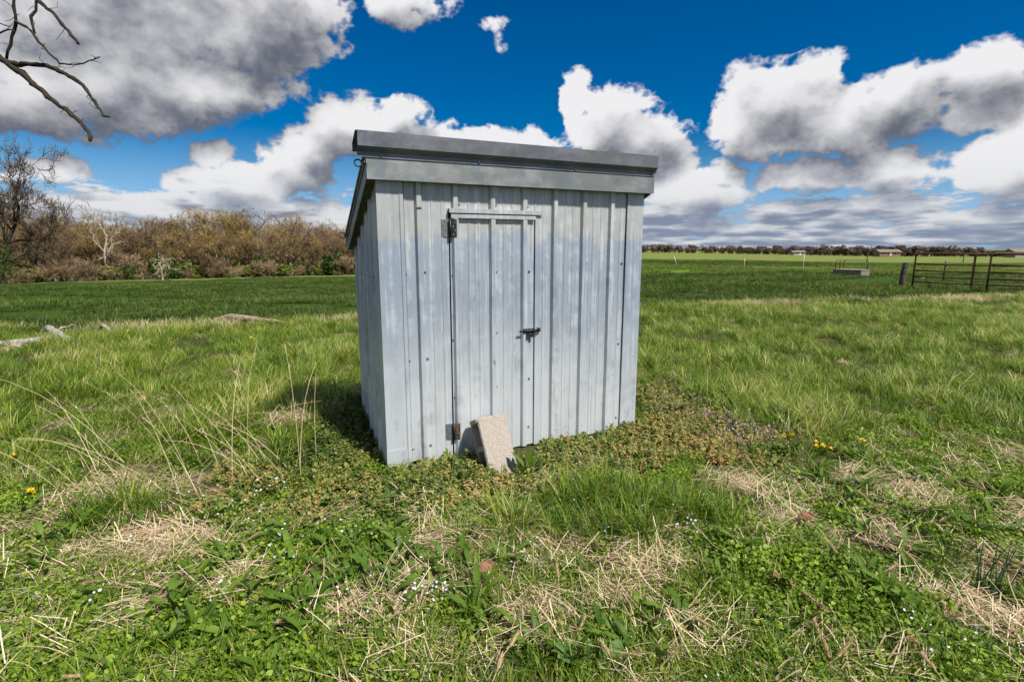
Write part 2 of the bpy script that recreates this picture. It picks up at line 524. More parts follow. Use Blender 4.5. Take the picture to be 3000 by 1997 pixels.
ragged = lambda u: 0.028 + 0.010 * math.sin(9 * u + 1) + 0.006 * math.sin(31 * u)
panel("wall_panel", 0.128, 0.4385, RIBS_F, ragged, 1.86, shed)
panel("wall_panel", 0.4385, 1.078, RIBS_F, 1.622, 1.86, shed)
panel("wall_panel", 1.078, 1.803, RIBS_F, lambda u: 0.020 + 0.008 * math.sin(7 * u) + 0.005 * math.sin(29 * u), 1.86, shed)
side_ribs = [0.04 + 0.172 * k for k in range(6)]
panel("side_wall_panel", 0.075, SHED_D, side_ribs, lambda u: 0.01 + 0.165 * (math.floor(u / 0.172) * 0.172) , lambda u: roof_z(u) + 0.06, shed, 0.002, axis="side", rib_h=0.017)
# far wall and right wall, plain ribbed sheet
mb = MB(); mb.box(0.02, SHED_W - 0.02, SHED_D - 0.01, SHED_D, 0.0, 1.40); mb.build("back_wall_panel", M_GALV, shed)
o = panel("side_wall_panel", 0.08, SHED_D, side_ribs, 0.02, lambda u: roof_z(u) + 0.06, shed, 0.0, axis="side", rib_h=0.017)
o.scale = (-1, 1, 1); o.location = (SHED_W - 0.002, 0, 0)
# corner trims: folded angle with a hemmed lip on each flange
def corner(u_flat0, u_flat1, sgn, zlo):
    mb = MB()
    hgt = 1.86
    if sgn < 0:
        ol = [(0.0, -0.024), (0.128, -0.022), (0.133, -0.026), (0.155, -0.0225), (0.155, -0.020), (0.133, -0.022), (0.0015, -0.0215), (0.0015, 0.075), (-0.003, 0.075), (-0.003, -0.024)]
    else:
        W = SHED_W
        ol = [(W, -0.015), (W - 0.118, -0.013), (W - 0.122, -0.017), (W - 0.138, -0.0135), (W - 0.138, -0.011), (W - 0.122, -0.013), (W - 0.0015, -0.0125), (W - 0.0015, 0.09), (W + 0.003, 0.09), (W + 0.003, -0.015)]
    mb.prism(ol, "z", zlo, hgt)
    return mb.build("corner_trim", M_TRIM, shed)
corner(0, 0.13, -1, -0.04)
corner(0, 0, 1, -0.02)
# lapped foot of the near corner trim, a second short length over the first
mb = MB(); mb.prism([(-0.0045, -0.0262), (0.127, -0.0245), (0.127, -0.0232), (-0.0045, -0.0250)], "z", -0.045, 0.135); mb.build("trim_overlap", M_TRIM, shed)
# crimped end where the near rib was lapped
mb = MB(); mb.tube([(0.236, -0.021, 1.632), (0.243, -0.028, 1.640), (0.257, -0.028, 1.640), (0.264, -0.021, 1.632)], 0.0028, 6); mb.build("rib_lap", M_DARKSTEEL, shed)

# framing timbers inside, so that the gaps look into a dark shed
mb = MB()
mb.box(0.03, SHED_W - 0.03, 0.012, 0.05, 1.63, 1.72); mb.box(0.05, 0.13, 0.012, 0.09, 0.02, 1.75); mb.box(SHED_W - 0.13, SHED_W - 0.05, 0.012, 0.09, 0.02, 1.75)
mb.box(0.36, 0.435, 0.014, 0.06, 0.02, 1.62); mb.box(1.085, 1.16, 0.014, 0.06, 0.02, 1.62)
mb.build("frame_timber", M_SOFFIT, shed)
mb = MB(); mb.prism([(0.095, 0.0), (0.095, 1.70), (SHED_D - 0.03, roof_z(SHED_D - 0.03) - 0.03), (SHED_D - 0.03, 0.0)], "x", 0.03, SHED_W - 0.03)  # unseen dark solid, added to stop daylight showing through the door gaps
mb.build("inner_light_block", M_SOFFIT, shed)

# roof sheet, soffit and fascia
RO = 0.055
mb = MB()
y0, y1 = -0.085, SHED_D + 0.06
za, zb = roof_z(y0) + 0.135, roof_z(y1) + 0.135
mb.prism([(y0, za), (y1, zb), (y1, zb + 0.012), (y0, za + 0.012)], "x", -RO - 0.014, SHED_W + 0.054)
roof = mb.build("roof", M_FASCIA, shed)
for xa, xb in ((-RO + 0.004, -0.004), (SHED_W + 0.004, SHED_W + 0.036)):
    mb = MB()
    mb.prism([(-0.055, roof_z(-0.055) + 0.012), (SHED_D - 0.02, roof_z(SHED_D - 0.02) + 0.012), (SHED_D - 0.02, roof_z(SHED_D - 0.02) + 0.024), (-0.055, roof_z(-0.055) + 0.024)], "x", xa, xb)
    mb.build("soffit", M_SOFFIT, roof)
# rake boards down the two sides
def rake(x0, x1):
    mb = MB()
    a, b_ = -0.066, SHED_D + 0.045
    mb.prism([(a, roof_z(a)), (b_, roof_z(b_)), (b_, roof_z(b_) + 0.130), (a, roof_z(a) + 0.130)], "x", x0, x1)
    return mb.build("rake_board", M_FASCIA, roof)
rake(-RO - 0.004, -RO + 0.002)
rake(SHED_W + 0.037, SHED_W + 0.043)
# little hemmed seam along the near rake
mb = MB()
mb.tube([(-RO - 0.0075, w, roof_z(w) + 0.088) for w in np.linspace(-0.06, SHED_D + 0.03, 9)], 0.004, 6); mb.build("rake_seam", M_FASCIA, roof)
# front fascia with returned lower edge
FX0, FX1 = -RO - 0.003, 1.960
mb = MB()
mb.prism([(-0.075, 1.784), (-0.070, 1.918), (-0.067, 1.918), (-0.071, 1.789), (-0.020, 1.791), (-0.020, 1.787)], "x", FX0, FX1)
mb.build("fascia", M_FASCIA, roof)
# ridge flashing: lip, slanted underside, tall front, top going back
CX0, CX1 = -0.106, 1.957
out = [(-0.0765, 1.902), (-0.0765, 1.931), (-0.111, 1.956), (-0.117, 2.036), (-0.030, 2.050), (0.10, 2.000), (0.10, 1.955)]
inn = [(0.0985, 1.955), (0.0985, 1.999), (-0.030, 2.0485), (-0.1155, 2.0345), (-0.1095, 1.9568), (-0.075, 1.9318), (-0.075, 1.902)]
mb = MB(); mb.prism(out + inn, "x", CX0, CX1)
cap = mb.build("ridge_flashing", M_CAP, roof)
# closing board under the flashing, behind the lip
mb = MB(); mb.box(FX0 + 0.02, FX1 - 0.02, -0.064, -0.02, 1.80, 1.96); mb.build("closure_board", M_SOFFIT, roof)
# eye bolts screwed into the near rake
for (w, rr) in ((-0.045, 0.020), (0.86, 0.021)):
    mb = MB()
    zc = roof_z(w) + 0.085
    M = Matrix.Translation((-RO - 0.045, w - 0.010, zc)) @ Euler((R(78), R(8), 0)).to_matrix().to_4x4()
    mb.torus(M, rr, 0.0045)
    mb.tube([(-RO - 0.024, w - 0.008, zc), (-RO + 0.005, w, zc)], 0.004, 8)
    mb.build("eye_bolt", M_BLACK, roof)

# ---- door
door = empty("door", (0, 0, 0)); door.parent = shed
def door_bottom(u): return 0.016 + 0.004 * math.sin(13 * u)
panel("door_panel", 0.447, 1.036, RIBS_F, door_bottom, 1.590, door, -0.004)
mb = MB(); mb.prism([(-0.0245, 1.582), (-0.0275, 1.583), (-0.0275, 1.606), (-0.004, 1.606), (-0.004, 1.603), (-0.0245, 1.603)], "x", 0.449, 1.036); mb.build("door_top_trim", M_TRIM, door)
mb = MB(); mb.prism([(-0.0245, 1.613), (-0.0305, 1.614), (-0.0305, 1.640), (0.004, 1.640), (0.004, 1.637), (-0.0245, 1.637)], "x", 0.437, 1.088); mb.build("door_header", M_TRIM, shed)
mb = MB(); mb.prism([(1.0385, -0.0105), (1.0385, -0.0160), (1.074, -0.0145), (1.082, -0.0150), (1.082, -0.0090)], "z", 0.012, 1.612); mb.build("door_jamb_trim", M_TRIM, shed)
mb = MB(); mb.box(1.015, 1.060, -0.0012, 0.012, 0.02, 1.61); mb.build("door_stop", M_TRIM, shed)

def hinge(z, rusty):
    mb = MB()
    mb.box(0.392, 0.440, -0.0062, -0.0035, z - 0.055, z + 0.055, 4, bevel=0.001)              # leaf on the wall
    for k in range(4):
        mb.tube([(0.403 + 0.011 * (k % 2), -0.0060, z - 0.038 + 0.025 * k), (0.403 + 0.011 * (k % 2), -0.0070, z - 0.038 + 0.025 * k)], 0.0036, 8, 1)
    mb.box(0.448, 0.484, -0.0300, -0.0262, z - 0.055, z + 0.055, 2 if rusty else 1, bevel=0.001)  # leaf on the door rib
    mb.tube([(0.4435, -0.022, z - 0.057), (0.4435, -0.022, z + 0.057)], 0.0068, 10, 1)
    for k in range(4):
        mb.tube([(0.461 + 0.011 * (k % 2), -0.0298, z - 0.038 + 0.025 * k), (0.461 + 0.011 * (k % 2), -0.0325, z - 0.038 + 0.025 * k)], 0.0040, 8, 3)
    return mb.build("hinge", [M_TRIM, M_DARKSTEEL, M_RUST, M_SCREW, M_FASCIA], door)
hinge(1.520, False); hinge(0.198, True)

# barrel bolt on the latch side
mb = MB()
zl = 0.842
mb.box(0.945, 1.034, -0.0300, -0.0270, zl - 0.013, zl + 0.016, 0, bevel=0.001)
mb.tube([(0.915, -0.036, zl - 0.001), (1.072, -0.036, zl + 0.003)], 0.0058, 10, 0)
for u in (0.952, 0.985, 1.020):
    mb.torus(Matrix.Translation((u, -0.036, zl)) @ Euler((0, R(90), 0)).to_matrix().to_4x4(), 0.0072, 0.0028, 12, 6, 0)
for u in (0.957, 0.976, 1.002): mb.tube([(u, -0.0295, zl + 0.010), (u, -0.0325, zl + 0.010)], 0.0042, 8, 2)
# hanging lock tab and its staple
mb.box(0.970, 0.994, -0.0345, -0.0305, zl - 0.048, zl - 0.006, 0, bevel=0.004)
mb.torus(Matrix.Translation((0.982, -0.0335, zl - 0.050)) @ Euler((R(90), 0, 0)).to_matrix().to_4x4(), 0.010, 0.0042, 14, 6, 0)
mb.box(1.006, 1.026, -0.0335, -0.0300, zl - 0.040, zl - 0.008, 0, bevel=0.003)
mb.torus(Matrix.Translation((1.018, -0.034, zl - 0.034)) @ Euler((R(90), 0, 0)).to_matrix().to_4x4(), 0.008, 0.0035, 12, 6, 0)
mb.box(1.046, 1.078, -0.0320, -0.0270, zl - 0.012, zl + 0.018, 1, bevel=0.002)
mb.torus(Matrix.Translation((1.060, -0.036, zl + 0.003)) @ Euler((0, R(90), 0)).to_matrix().to_4x4(), 0.0095, 0.0045, 12, 6, 1)
mb.build("latch", [M_DARKSTEEL, M_RUST, M_SCREW], door)

# screws: washer and domed hex head, each its own piece
mb = MB()
mb.tube([(0, 0, 0), (0, -0.0016, 0)], 0.0078, 10, 1)
mb.tube([(0, -0.0016, 0), (0, -0.0050, 0), (0, -0.0062, 0)], [0.0052, 0.0050, 0.0030], 6, 0)
SCREW_ME = mb.mesh("screw"); SCREW_ME.materials.append(M_SCREW); SCREW_ME.materials.append(M_DARKSTEEL)
rs = random.Random(4)
def screw(u, z, parent, y=-0.0015, rz=0.0):
    o = bpy.data.objects.new("screw", SCREW_ME); COL.objects.link(o); o.parent = parent
    o.location = (u + rs.uniform(-0.003, 0.003), y, z + rs.uniform(-0.004, 0.004)); o.rotation_euler = (0, rs.uniform(0, 1), rz)
for z in (1.245, 0.700, 0.110): screw(0.166, z, shed)
for z in (1.250, 0.705, 0.118): screw(0.284, z, shed)
for u in (0.506, 0.757, 0.985): screw(u, 1.668, shed)
for u in (1.212, 1.442, 1.672):
    for z in (1.290, 0.690, 0.090): screw(u, z, shed)
for z in (1.290, 0.690, 0.110): screw(1.752, z, shed)
for z in (1.225, 0.815, 0.430): screw(0.459, z, door, -0.0055)
for z in (1.560, 1.240, 0.835, 0.465): screw(0.757, z, door, -0.0055)
for z in (1.240, 0.500, 0.150): screw(1.000, z, door, -0.0055)
for u in (0.02, 0.62, 1.30, 1.93): screw(u, 1.9165, roof, -0.0775)
for w in (0.16, 0.33, 0.50, 0.68):
    screw(-0.002, 1.22, shed, w, R(-90))

# ------------------------------------------------------------------ concrete block leaning on the door
def block_mesh():
    L, Wd, T = 0.39, 0.19, 0.19
    zs = [0, 0.032, 0.178, 0.212, 0.358, L]
    ys = [0, 0.033, 0.157, T]
    bm = bmesh.new()
    grid = {}
    def V(i, j):
        if (i, j) not in grid: grid[(i, j)] = bm.verts.new((0, ys[j], zs[i]))
        return grid[(i, j)]
    faces = []
    for i in range(5):
        for j in range(3):
            if j == 1 and i in (1, 3): continue
            faces.append(bm.faces.new((V(i, j), V(i, j + 1), V(i + 1, j + 1), V(i + 1, j))))
    r = bmesh.ops.extrude_face_region(bm, geom=faces)
    for v in [g for g in r["geom"] if isinstance(g, bmesh.types.BMVert)]: v.co.x += Wd
    bmesh.ops.recalc_face_normals(bm, faces=bm.faces[:])
    es = [e for e in bm.edges if e.calc_face_angle(0) > 0.5]
    bmesh.ops.bevel(bm, geom=es, offset=0.005, segments=2, affect="EDGES")
    bmesh.ops.triangulate(bm, faces=bm.faces[:])
    bmesh.ops.subdivide_edges(bm, edges=[e for e in bm.edges if e.calc_length() > 0.02], cuts=3, use_grid_fill=True)
    bmesh.ops.subdivide_edges(bm, edges=[e for e in bm.edges if e.calc_length() > 0.016], cuts=1)
    rg = random.Random(2)
    for v in bm.verts:
        x, y, z = v.co
        n = math.sin(x * 83 + z * 61) * math.sin(y * 71 + z * 47 + 2) * 0.0014 + rg.uniform(-0.0009, 0.0009)
        v.co += Vector((n, -n * 0.6, n * 0.8))
        # a chip broken out of the top edge, one out of the foot and a bitten corner
        for (cx, cy, cz, rr) in ((0.098, 0.0, 0.392, 0.020), (0.0, 0.03, 0.395, 0.030), (0.19, 0.0, 0.0, 0.022), (0.0, 0.19, 0.34, 0.03)):
            dd = Vector((v.co.x - cx, (v.co.y - cy), v.co.z - cz))
            l = dd.length
            if l < rr:
                push = Vector((0.19 / 2 - cx, 0.095 - cy, 0.195 - cz)).normalized()
                v.co += push * (rr - l) * 0.75
    me = bpy.data.meshes.new("concrete_block"); bm.to_mesh(me); bm.free()
    return me

def concrete(name, base=(0.33, 0.295, 0.258)):
    m, nt, b = mat_new(name)
    v = pos_nodes(nt)
    g1 = noise(nt, v, 210, 4, 0.7); g2 = noise(nt, v, 75, 5, 0.7); g3 = noise(nt, v, 6, 4, 0.6)
    col = mixc(nt, g2.ramp(0.35, 0.65), tuple(c * 0.82 for c in base), tuple(min(1, c * 1.18) for c in base))
    col = mixc(nt, g1.ramp(0.62, 0.70) * 0.7, col, (0.56, 0.52, 0.46))
    col = mixc(nt, g1.ramp(0.40, 0.33), col, (0.16, 0.13, 0.10))
    col = mixc(nt, g3.ramp(0.52, 0.70) * 0.35, col, (0.30, 0.25, 0.22))
    nt.links.new(col, b.inputs["Base Color"]); setp(b, rough=0.95, spec=0.15)
    bump(nt, b, g2 * 0.6 + g1 * 0.6, 0.9, 0.004)
    return m
M_CONC = concrete("concrete")
blk = new_obj("concrete_block", block_mesh(), None, M_CONC)
tag(blk, "hollow concrete block standing on end and leaning against the shed door", "concrete block")
# pose: foot well out from the wall, tipped back on the door and a little over to the near side
base = SHED_A + ST * 0.662 - SN * 0.372
blk.matrix_world = Matrix.Translation((base[0], base[1], -0.012)) @ Matrix.Rotation(SHED_ANG, 4, "Z") @ Matrix.Rotation(R(-5.0), 4, "Y") @ Matrix.Rotation(R(-24.0), 4, "X") @ Matrix.Translation((-0.095, 0.0, 0.0))

# ------------------------------------------------------------------ plant materials
def leaf_mat(name, stops, rough=0.55, trans=0.35, spec=0.35, inst=True, jitter=0.35, veins=0.0):
    """Leaf colour picked per blade from a ramp, with a little light let through."""
    m, nt, b = mat_new(name)
    at = nt.nodes.new("ShaderNodeAttribute"); at.attribute_name = "tone"
    t = S(nt, at.outputs["Fac"])
    oi = nt.nodes.new("ShaderNodeObjectInfo")
    t = t + (S(nt, oi.outputs["Random"]) - 0.5) * jitter
    if inst:
        ia = nt.nodes.new("ShaderNodeAttribute"); ia.attribute_name = "tint"; ia.attribute_type = "INSTANCER"
        t = t + S(nt, ia.outputs["Fac"])
    cr = nt.nodes.new("ShaderNodeValToRGB")
    e = cr.color_ramp.elements
    e[0].position, e[0].color = stops[0][0], (*stops[0][1], 1)
    e[1].position, e[1].color = stops[-1][0], (*stops[-1][1], 1)
    for p, c in stops[1:-1]:
        k = e.new(p); k.color = (*c, 1)
    nt.links.new(t.s, cr.inputs["Fac"])
    col = cr.outputs["Color"]
    nt.links.new(col, b.inputs["Base Color"])
    setp(b, rough=rough, spec=spec)
    tr = nt.nodes.new("ShaderNodeBsdfTranslucent")
    sc = nt.nodes.new("ShaderNodeVectorMath"); sc.operation = "MULTIPLY"
    nt.links.new(col, sc.inputs[0]); sc.inputs[1].default_value = (1.25, 1.35, 0.75)
    nt.links.new(sc.outputs[0], tr.inputs["Color"])
    mx = nt.nodes.new("ShaderNodeMixShader"); mx.inputs[0].default_value = trans
    nt.links.new(b.outputs[0], mx.inputs[1]); nt.links.new(tr.outputs[0], mx.inputs[2])
    nt.links.new(mx.outputs[0], nt.nodes["Material Output"].inputs["Surface"])
    return m

GREEN_STOPS = [(0.0, (0.024, 0.060, 0.005)), (0.30, (0.062, 0.128, 0.008)), (0.60, (0.160, 0.250, 0.013)), (0.84, (0.27, 0.295, 0.045)), (1.0, (0.48, 0.42, 0.21))]
M_GRASS = leaf_mat("grass_blades", GREEN_STOPS)
M_LUSH_SHADED = leaf_mat("shaded_lush_grass_blades", [(0.0, (0.013, 0.030, 0.003)), (0.5, (0.038, 0.076, 0.006)), (0.85, (0.090, 0.140, 0.014)), (1.0, (0.18, 0.21, 0.035))])  # lush grass, its greens darkened to stand for a cloud shadow
M_STRAW = leaf_mat("dry_straw", [(0.0, (0.22, 0.155, 0.095)), (0.4, (0.46, 0.345, 0.225)), (0.8, (0.66, 0.53, 0.36)), (1.0, (0.78, 0.67, 0.48))], 0.6, 0.25)
M_HENBIT = leaf_mat("dead_nettle_leaves", [(0.0, (0.045, 0.085, 0.013)), (0.40, (0.125, 0.160, 0.030)), (0.70, (0.25, 0.245, 0.062)), (0.90, (0.32, 0.25, 0.085)), (1.0, (0.33, 0.20, 0.09))], 0.7, 0.25)
M_WEED = leaf_mat("low_weed_leaves", [(0.0, (0.040, 0.085, 0.009)), (0.5, (0.115, 0.195, 0.013)), (1.0, (0.24, 0.34, 0.025))], 0.5, 0.35)
M_BROAD = leaf_mat("broad_leaves", [(0.0, (0.028, 0.066, 0.007)), (0.5, (0.066, 0.132, 0.012)), (1.0, (0.13, 0.205, 0.022))], 0.55, 0.30, 0.25, inst=False, jitter=0.6)
M_PINK = leaf_mat("pink_petals", [(0.0, (0.45, 0.22, 0.42)), (1.0, (0.62, 0.42, 0.62))], 0.6, 0.3, inst=False)
M_BLUE = leaf_mat("pale_blue_petals", [(0.0, (0.50, 0.52, 0.78)), (1.0, (0.74, 0.76, 0.88))], 0.6, 0.3, inst=False)
M_YELLOW = leaf_mat("yellow_petals", [(0.0, (0.78, 0.50, 0.010)), (1.0, (0.86, 0.66, 0.03))], 0.6, 0.2, inst=False)

# ------------------------------------------------------------------ plant shapes
def ribbons(rng, base, azim, length, lean, curl, width, nseg=3, tone=None, twist=0.0, taper=True):
    """Many curved blades at once. lean: start angle from vertical, curl: extra bend by the tip (radians)."""
    n = len(length)
    t = np.linspace(0, 1, nseg + 1)
    ang = lean[:, None] + curl[:, None] * t[None, :] ** 1.5
    step = length[:, None] / nseg
    mid = (ang[:, 1:] + ang[:, :-1]) / 2
    hor = np.concatenate([np.zeros((n, 1)), np.cumsum(np.sin(mid) * step, 1)], 1)
    ver = np.concatenate([np.zeros((n, 1)), np.cumsum(np.cos(mid) * step, 1)], 1)
    ca, sa = np.cos(azim)[:, None], np.sin(azim)[:, None]
    cx = base[:, 0:1] + ca * hor; cy = base[:, 1:2] + sa * hor; cz = base[:, 2:3] + ver
    w = width[:, None] * (np.where(t < 0.5, 0.75 + 0.5 * t, 1.0 - (t - 0.5) * 1.9)[None, :] if taper else np.ones((1, nseg + 1))) * 0.5
    fa = azim + math.pi / 2 + twist * rng.uniform(-1, 1, n)
    wx, wy = np.cos(fa)[:, None] * w, np.sin(fa)[:, None] * w
    L = np.stack([cx - wx, cy - wy, cz], -1); Rr = np.stack([cx + wx, cy + wy, cz], -1)
    V = np.stack([L, Rr], 2).reshape(-1, 3)
    k = (nseg + 1) * 2
    b0 = (np.arange(n) * k)[:, None] + (np.arange(nseg) * 2)[None, :]
    F = np.stack([b0, b0 + 1, b0 + 3, b0 + 2], -1).reshape(-1, 4)
    tn = np.repeat(tone if tone is not None else rng.uniform(0, 1, n), k)
    return V, F, tn

def with_tone(me, tone):
    a = me.attributes.new("tone", "FLOAT", "POINT"); a.data.foreach_set("value", np.asarray(tone, np.float32))
    return me

def join_arrays(parts):
    V = []; F = {}; T = []; off = 0
    for v, f, t in parts:
        V.append(v); T.append(t)
        F.setdefault(f.shape[1], []).append(f + off); off += len(v)
    return np.concatenate(V), [np.concatenate(x) for x in F.values()], np.concatenate(T)

def tuft(name, seed, n, hmin, hmax, rad, width, lean=(0.05, 0.6), curl=(0.2, 1.3), nseg=3, tone=(0.1, 0.9), mat=None, comb=None):
    rng = np.random.default_rng(seed)
    r = rad * np.sqrt(rng.uniform(0, 1, n)); a = rng.uniform(0, 2 * math.pi, n)
    base = np.stack([r * np.cos(a), r * np.sin(a), np.full(n, -0.01)], -1)
    azim = a + rng.normal(0, 0.9, n)
    if comb is not None: azim = np.where(rng.uniform(0, 1, n) < 0.6, comb + rng.normal(0, 0.5, n), azim)
    L = rng.uniform(hmin, hmax, n)
    V, F, T = ribbons(rng, base, azim, L, rng.uniform(*lean, n), rng.uniform(*curl, n), width * rng.uniform(0.7, 1.25, n), nseg, rng.uniform(*tone, n), 0.5)
    me = with_tone(mesh_np(name, V, F, True), T)
    me.materials.append(mat or M_GRASS)
    return me

def straw_mesh(name, seed, n, rad, lmin, lmax, height=0.05, align=None, width=0.0024):
    rng = np.random.default_rng(seed)
    r = rad * np.sqrt(rng.uniform(0, 1, n)); a = rng.uniform(0, 2 * math.pi, n)
    L = rng.uniform(lmin, lmax, n)
    az_ = rng.uniform(0, 2 * math.pi, n) if align is None else align + rng.normal(0, 0.45, n) + np.where(rng.uniform(0, 1, n) < 0.5, 0, math.pi)
    base = np.stack([r * np.cos(a) - np.cos(az_) * L * 0.5, r * np.sin(a) - np.sin(az_) * L * 0.5, rng.uniform(0, height, n)], -1)
    V, F, T = ribbons(rng, base, az_, L, np.pi / 2 + rng.normal(-0.16, 0.16, n), rng.normal(0.26, 0.34, n), width * rng.uniform(0.5, 1.4, n), 4, rng.beta(1.6, 1.2, n), 0.0, False)
    V[:, 2] = np.maximum(V[:, 2], 0.004)
    # turn half of the stalks on edge so that they catch light at every height
    me = with_tone(mesh_np(name, V, F), T); me.materials.append(M_STRAW)
    return me

def disc_leaves(rng, centres, normals, radius, tone, k=6, cup=0.25):
    """Small roundish leaves as fans of k sides."""
    n = len(centres)
    ref = np.where(np.abs(normals[:, 2:3]) > 0.9, np.array([[1.0, 0, 0]]), np.array([[0, 0, 1.0]]))
    a = np.cross(normals, ref); a /= np.linalg.norm(a, axis=1, keepdims=True)
    b = np.cross(normals, a)
    th = np.linspace(0, 2 * math.pi, k, endpoint=False)
    rr = radius[:, None] * rng.uniform(0.8, 1.15, (n, k))
    ring = centres[:, None, :] + rr[..., None] * (np.cos(th)[None, :, None] * a[:, None, :] + np.sin(th)[None, :, None] * b[:, None, :]) + (cup * rr * rng.uniform(-0.6, 1.0, (n, k)))[..., None] * normals[:, None, :]
    V = np.concatenate([centres[:, None, :], ring], 1).reshape(-1, 3)
    o = (np.arange(n) * (k + 1))[:, None]
    j = np.arange(k)[None, :]
    F = np.stack([np.broadcast_to(o, (n, k)), o + 1 + j, o + 1 + (j + 1) % k], -1).reshape(-1, 3)
    return V, F, np.repeat(tone, k + 1)

def henbit_mesh(name, seed, stems=13, rad=0.085, flowers=False):
    rng = np.random.default_rng(seed)
    parts = []; C = []; Nn = []; Rr = []; Tn = []
    for s in range(stems):
        r = rad * math.sqrt(rng.uniform()); a = rng.uniform(0, 6.28)
        h = rng.uniform(0.018, 0.068); le = rng.normal(0, 0.35, 2)
        x0, y0 = r * math.cos(a), r * math.sin(a)
        tone_s = rng.uniform(0.10, 0.90)
        for w in np.linspace(0.3, 1.0, 4):
            cz = h * w; cx_, cy_ = x0 + le[0] * h * w, y0 + le[1] * h * w
            m = rng.integers(4, 7); th0 = rng.uniform(0, 6.28)
            rad_l = (0.0085 if w < 0.7 else 0.0062) * rng.uniform(0.7, 1.3)
            for q in range(m):
                th = th0 + 6.283 * q / m
                out = rad_l * rng.uniform(0.8, 1.5)
                C.append((cx_ + out * math.cos(th), cy_ + out * math.sin(th), cz + rng.normal(0, 0.004)))
                nv = np.array([0.55 * math.cos(th), 0.55 * math.sin(th), 0.9]) + rng.normal(0, 0.35, 3)
                Nn.append(nv / np.linalg.norm(nv)); Rr.append(rad_l * rng.uniform(0.7, 1.15)); Tn.append(np.clip(tone_s + rng.normal(0, 0.16) + 0.14 * (w - 0.6), 0, 1))
        v, f, t = ribbons(rng, np.array([[x0, y0, -0.01]]), np.array([math.atan2(le[1], le[0])]), np.array([h + 0.01]), np.array([np.hypot(*le)]), np.array([0.0]), np.array([0.003]), 2, np.array([0.8]))
        parts.append((v, f, t))
    parts.append(disc_leaves(rng, np.array(C), np.array(Nn), np.array(Rr), np.array(Tn)))
    V, F, T = join_arrays(parts)
    nf0 = sum(len(x) for x in F)
    mi = np.zeros(nf0, int)
    if flowers:
        n = 9
        c = np.stack([rng.uniform(-rad, rad, n), rng.uniform(-rad, rad, n), rng.uniform(0.035, 0.075, n)], -1)
        nv = rng.normal(0, 1, (n, 3)); nv[:, 2] = abs(nv[:, 2]) + 0.3; nv /= np.linalg.norm(nv, axis=1, keepdims=True)
        v2, f2, t2 = disc_leaves(rng, c, nv, rng.uniform(0.004, 0.008, n), rng.uniform(0, 1, n), 5, 0.8)
        F = F + [f2 + len(V)]; V = np.concatenate([V, v2]); T = np.concatenate([T, t2]); mi = np.concatenate([mi, np.ones(len(f2), int)])
    me = with_tone(mesh_np(name, V, F, False, mi), T)
    me.materials.append(M_HENBIT); me.materials.append(M_PINK)
    return me

def lowweed_mesh(name, seed, n=70, rad=0.07, flowers=0, leaf=0.008):
    rng = np.random.default_rng(seed)
    r = rad * np.sqrt(rng.uniform(0, 1, n)); a = rng.uniform(0, 6.28, n)
    z = rng.uniform(0.008, 0.055, n) * (1.1 - 0.6 * r / rad)
    c = np.stack([r * np.cos(a), r * np.sin(a), z], -1)
    nv = rng.normal(0, 0.5, (n, 3)); nv[:, 2] = 0.9; nv /= np.linalg.norm(nv, axis=1, keepdims=True)
    V, F, T = disc_leaves(rng, c, nv, leaf * rng.uniform(0.6, 1.4, n), rng.uniform(0.1, 1, n), 5, 0.35)
    mi = np.zeros(len(F), int); F = [F]
    if flowers:
        c = np.stack([rng.uniform(-rad, rad, flowers), rng.uniform(-rad, rad, flowers), rng.uniform(0.06, 0.10, flowers)], -1)
        nv = rng.normal(0, 0.4, (flowers, 3)); nv[:, 2] = 0.9; nv /= np.linalg.norm(nv, axis=1, keepdims=True)
        v2, f2, t2 = disc_leaves(rng, c, nv, rng.uniform(0.0045, 0.0075, flowers), rng.uniform(0, 1, flowers), 5, 0.3)
        F = F + [f2 + len(V)]; V = np.concatenate([V, v2]); T = np.concatenate([T, t2]); mi = np.concatenate([mi, np.ones(len(f2), int)])
    me = with_tone(mesh_np(name, V, F, False, mi), T)
    me.materials.append(M_WEED); me.materials.append(M_BLUE)
    return me

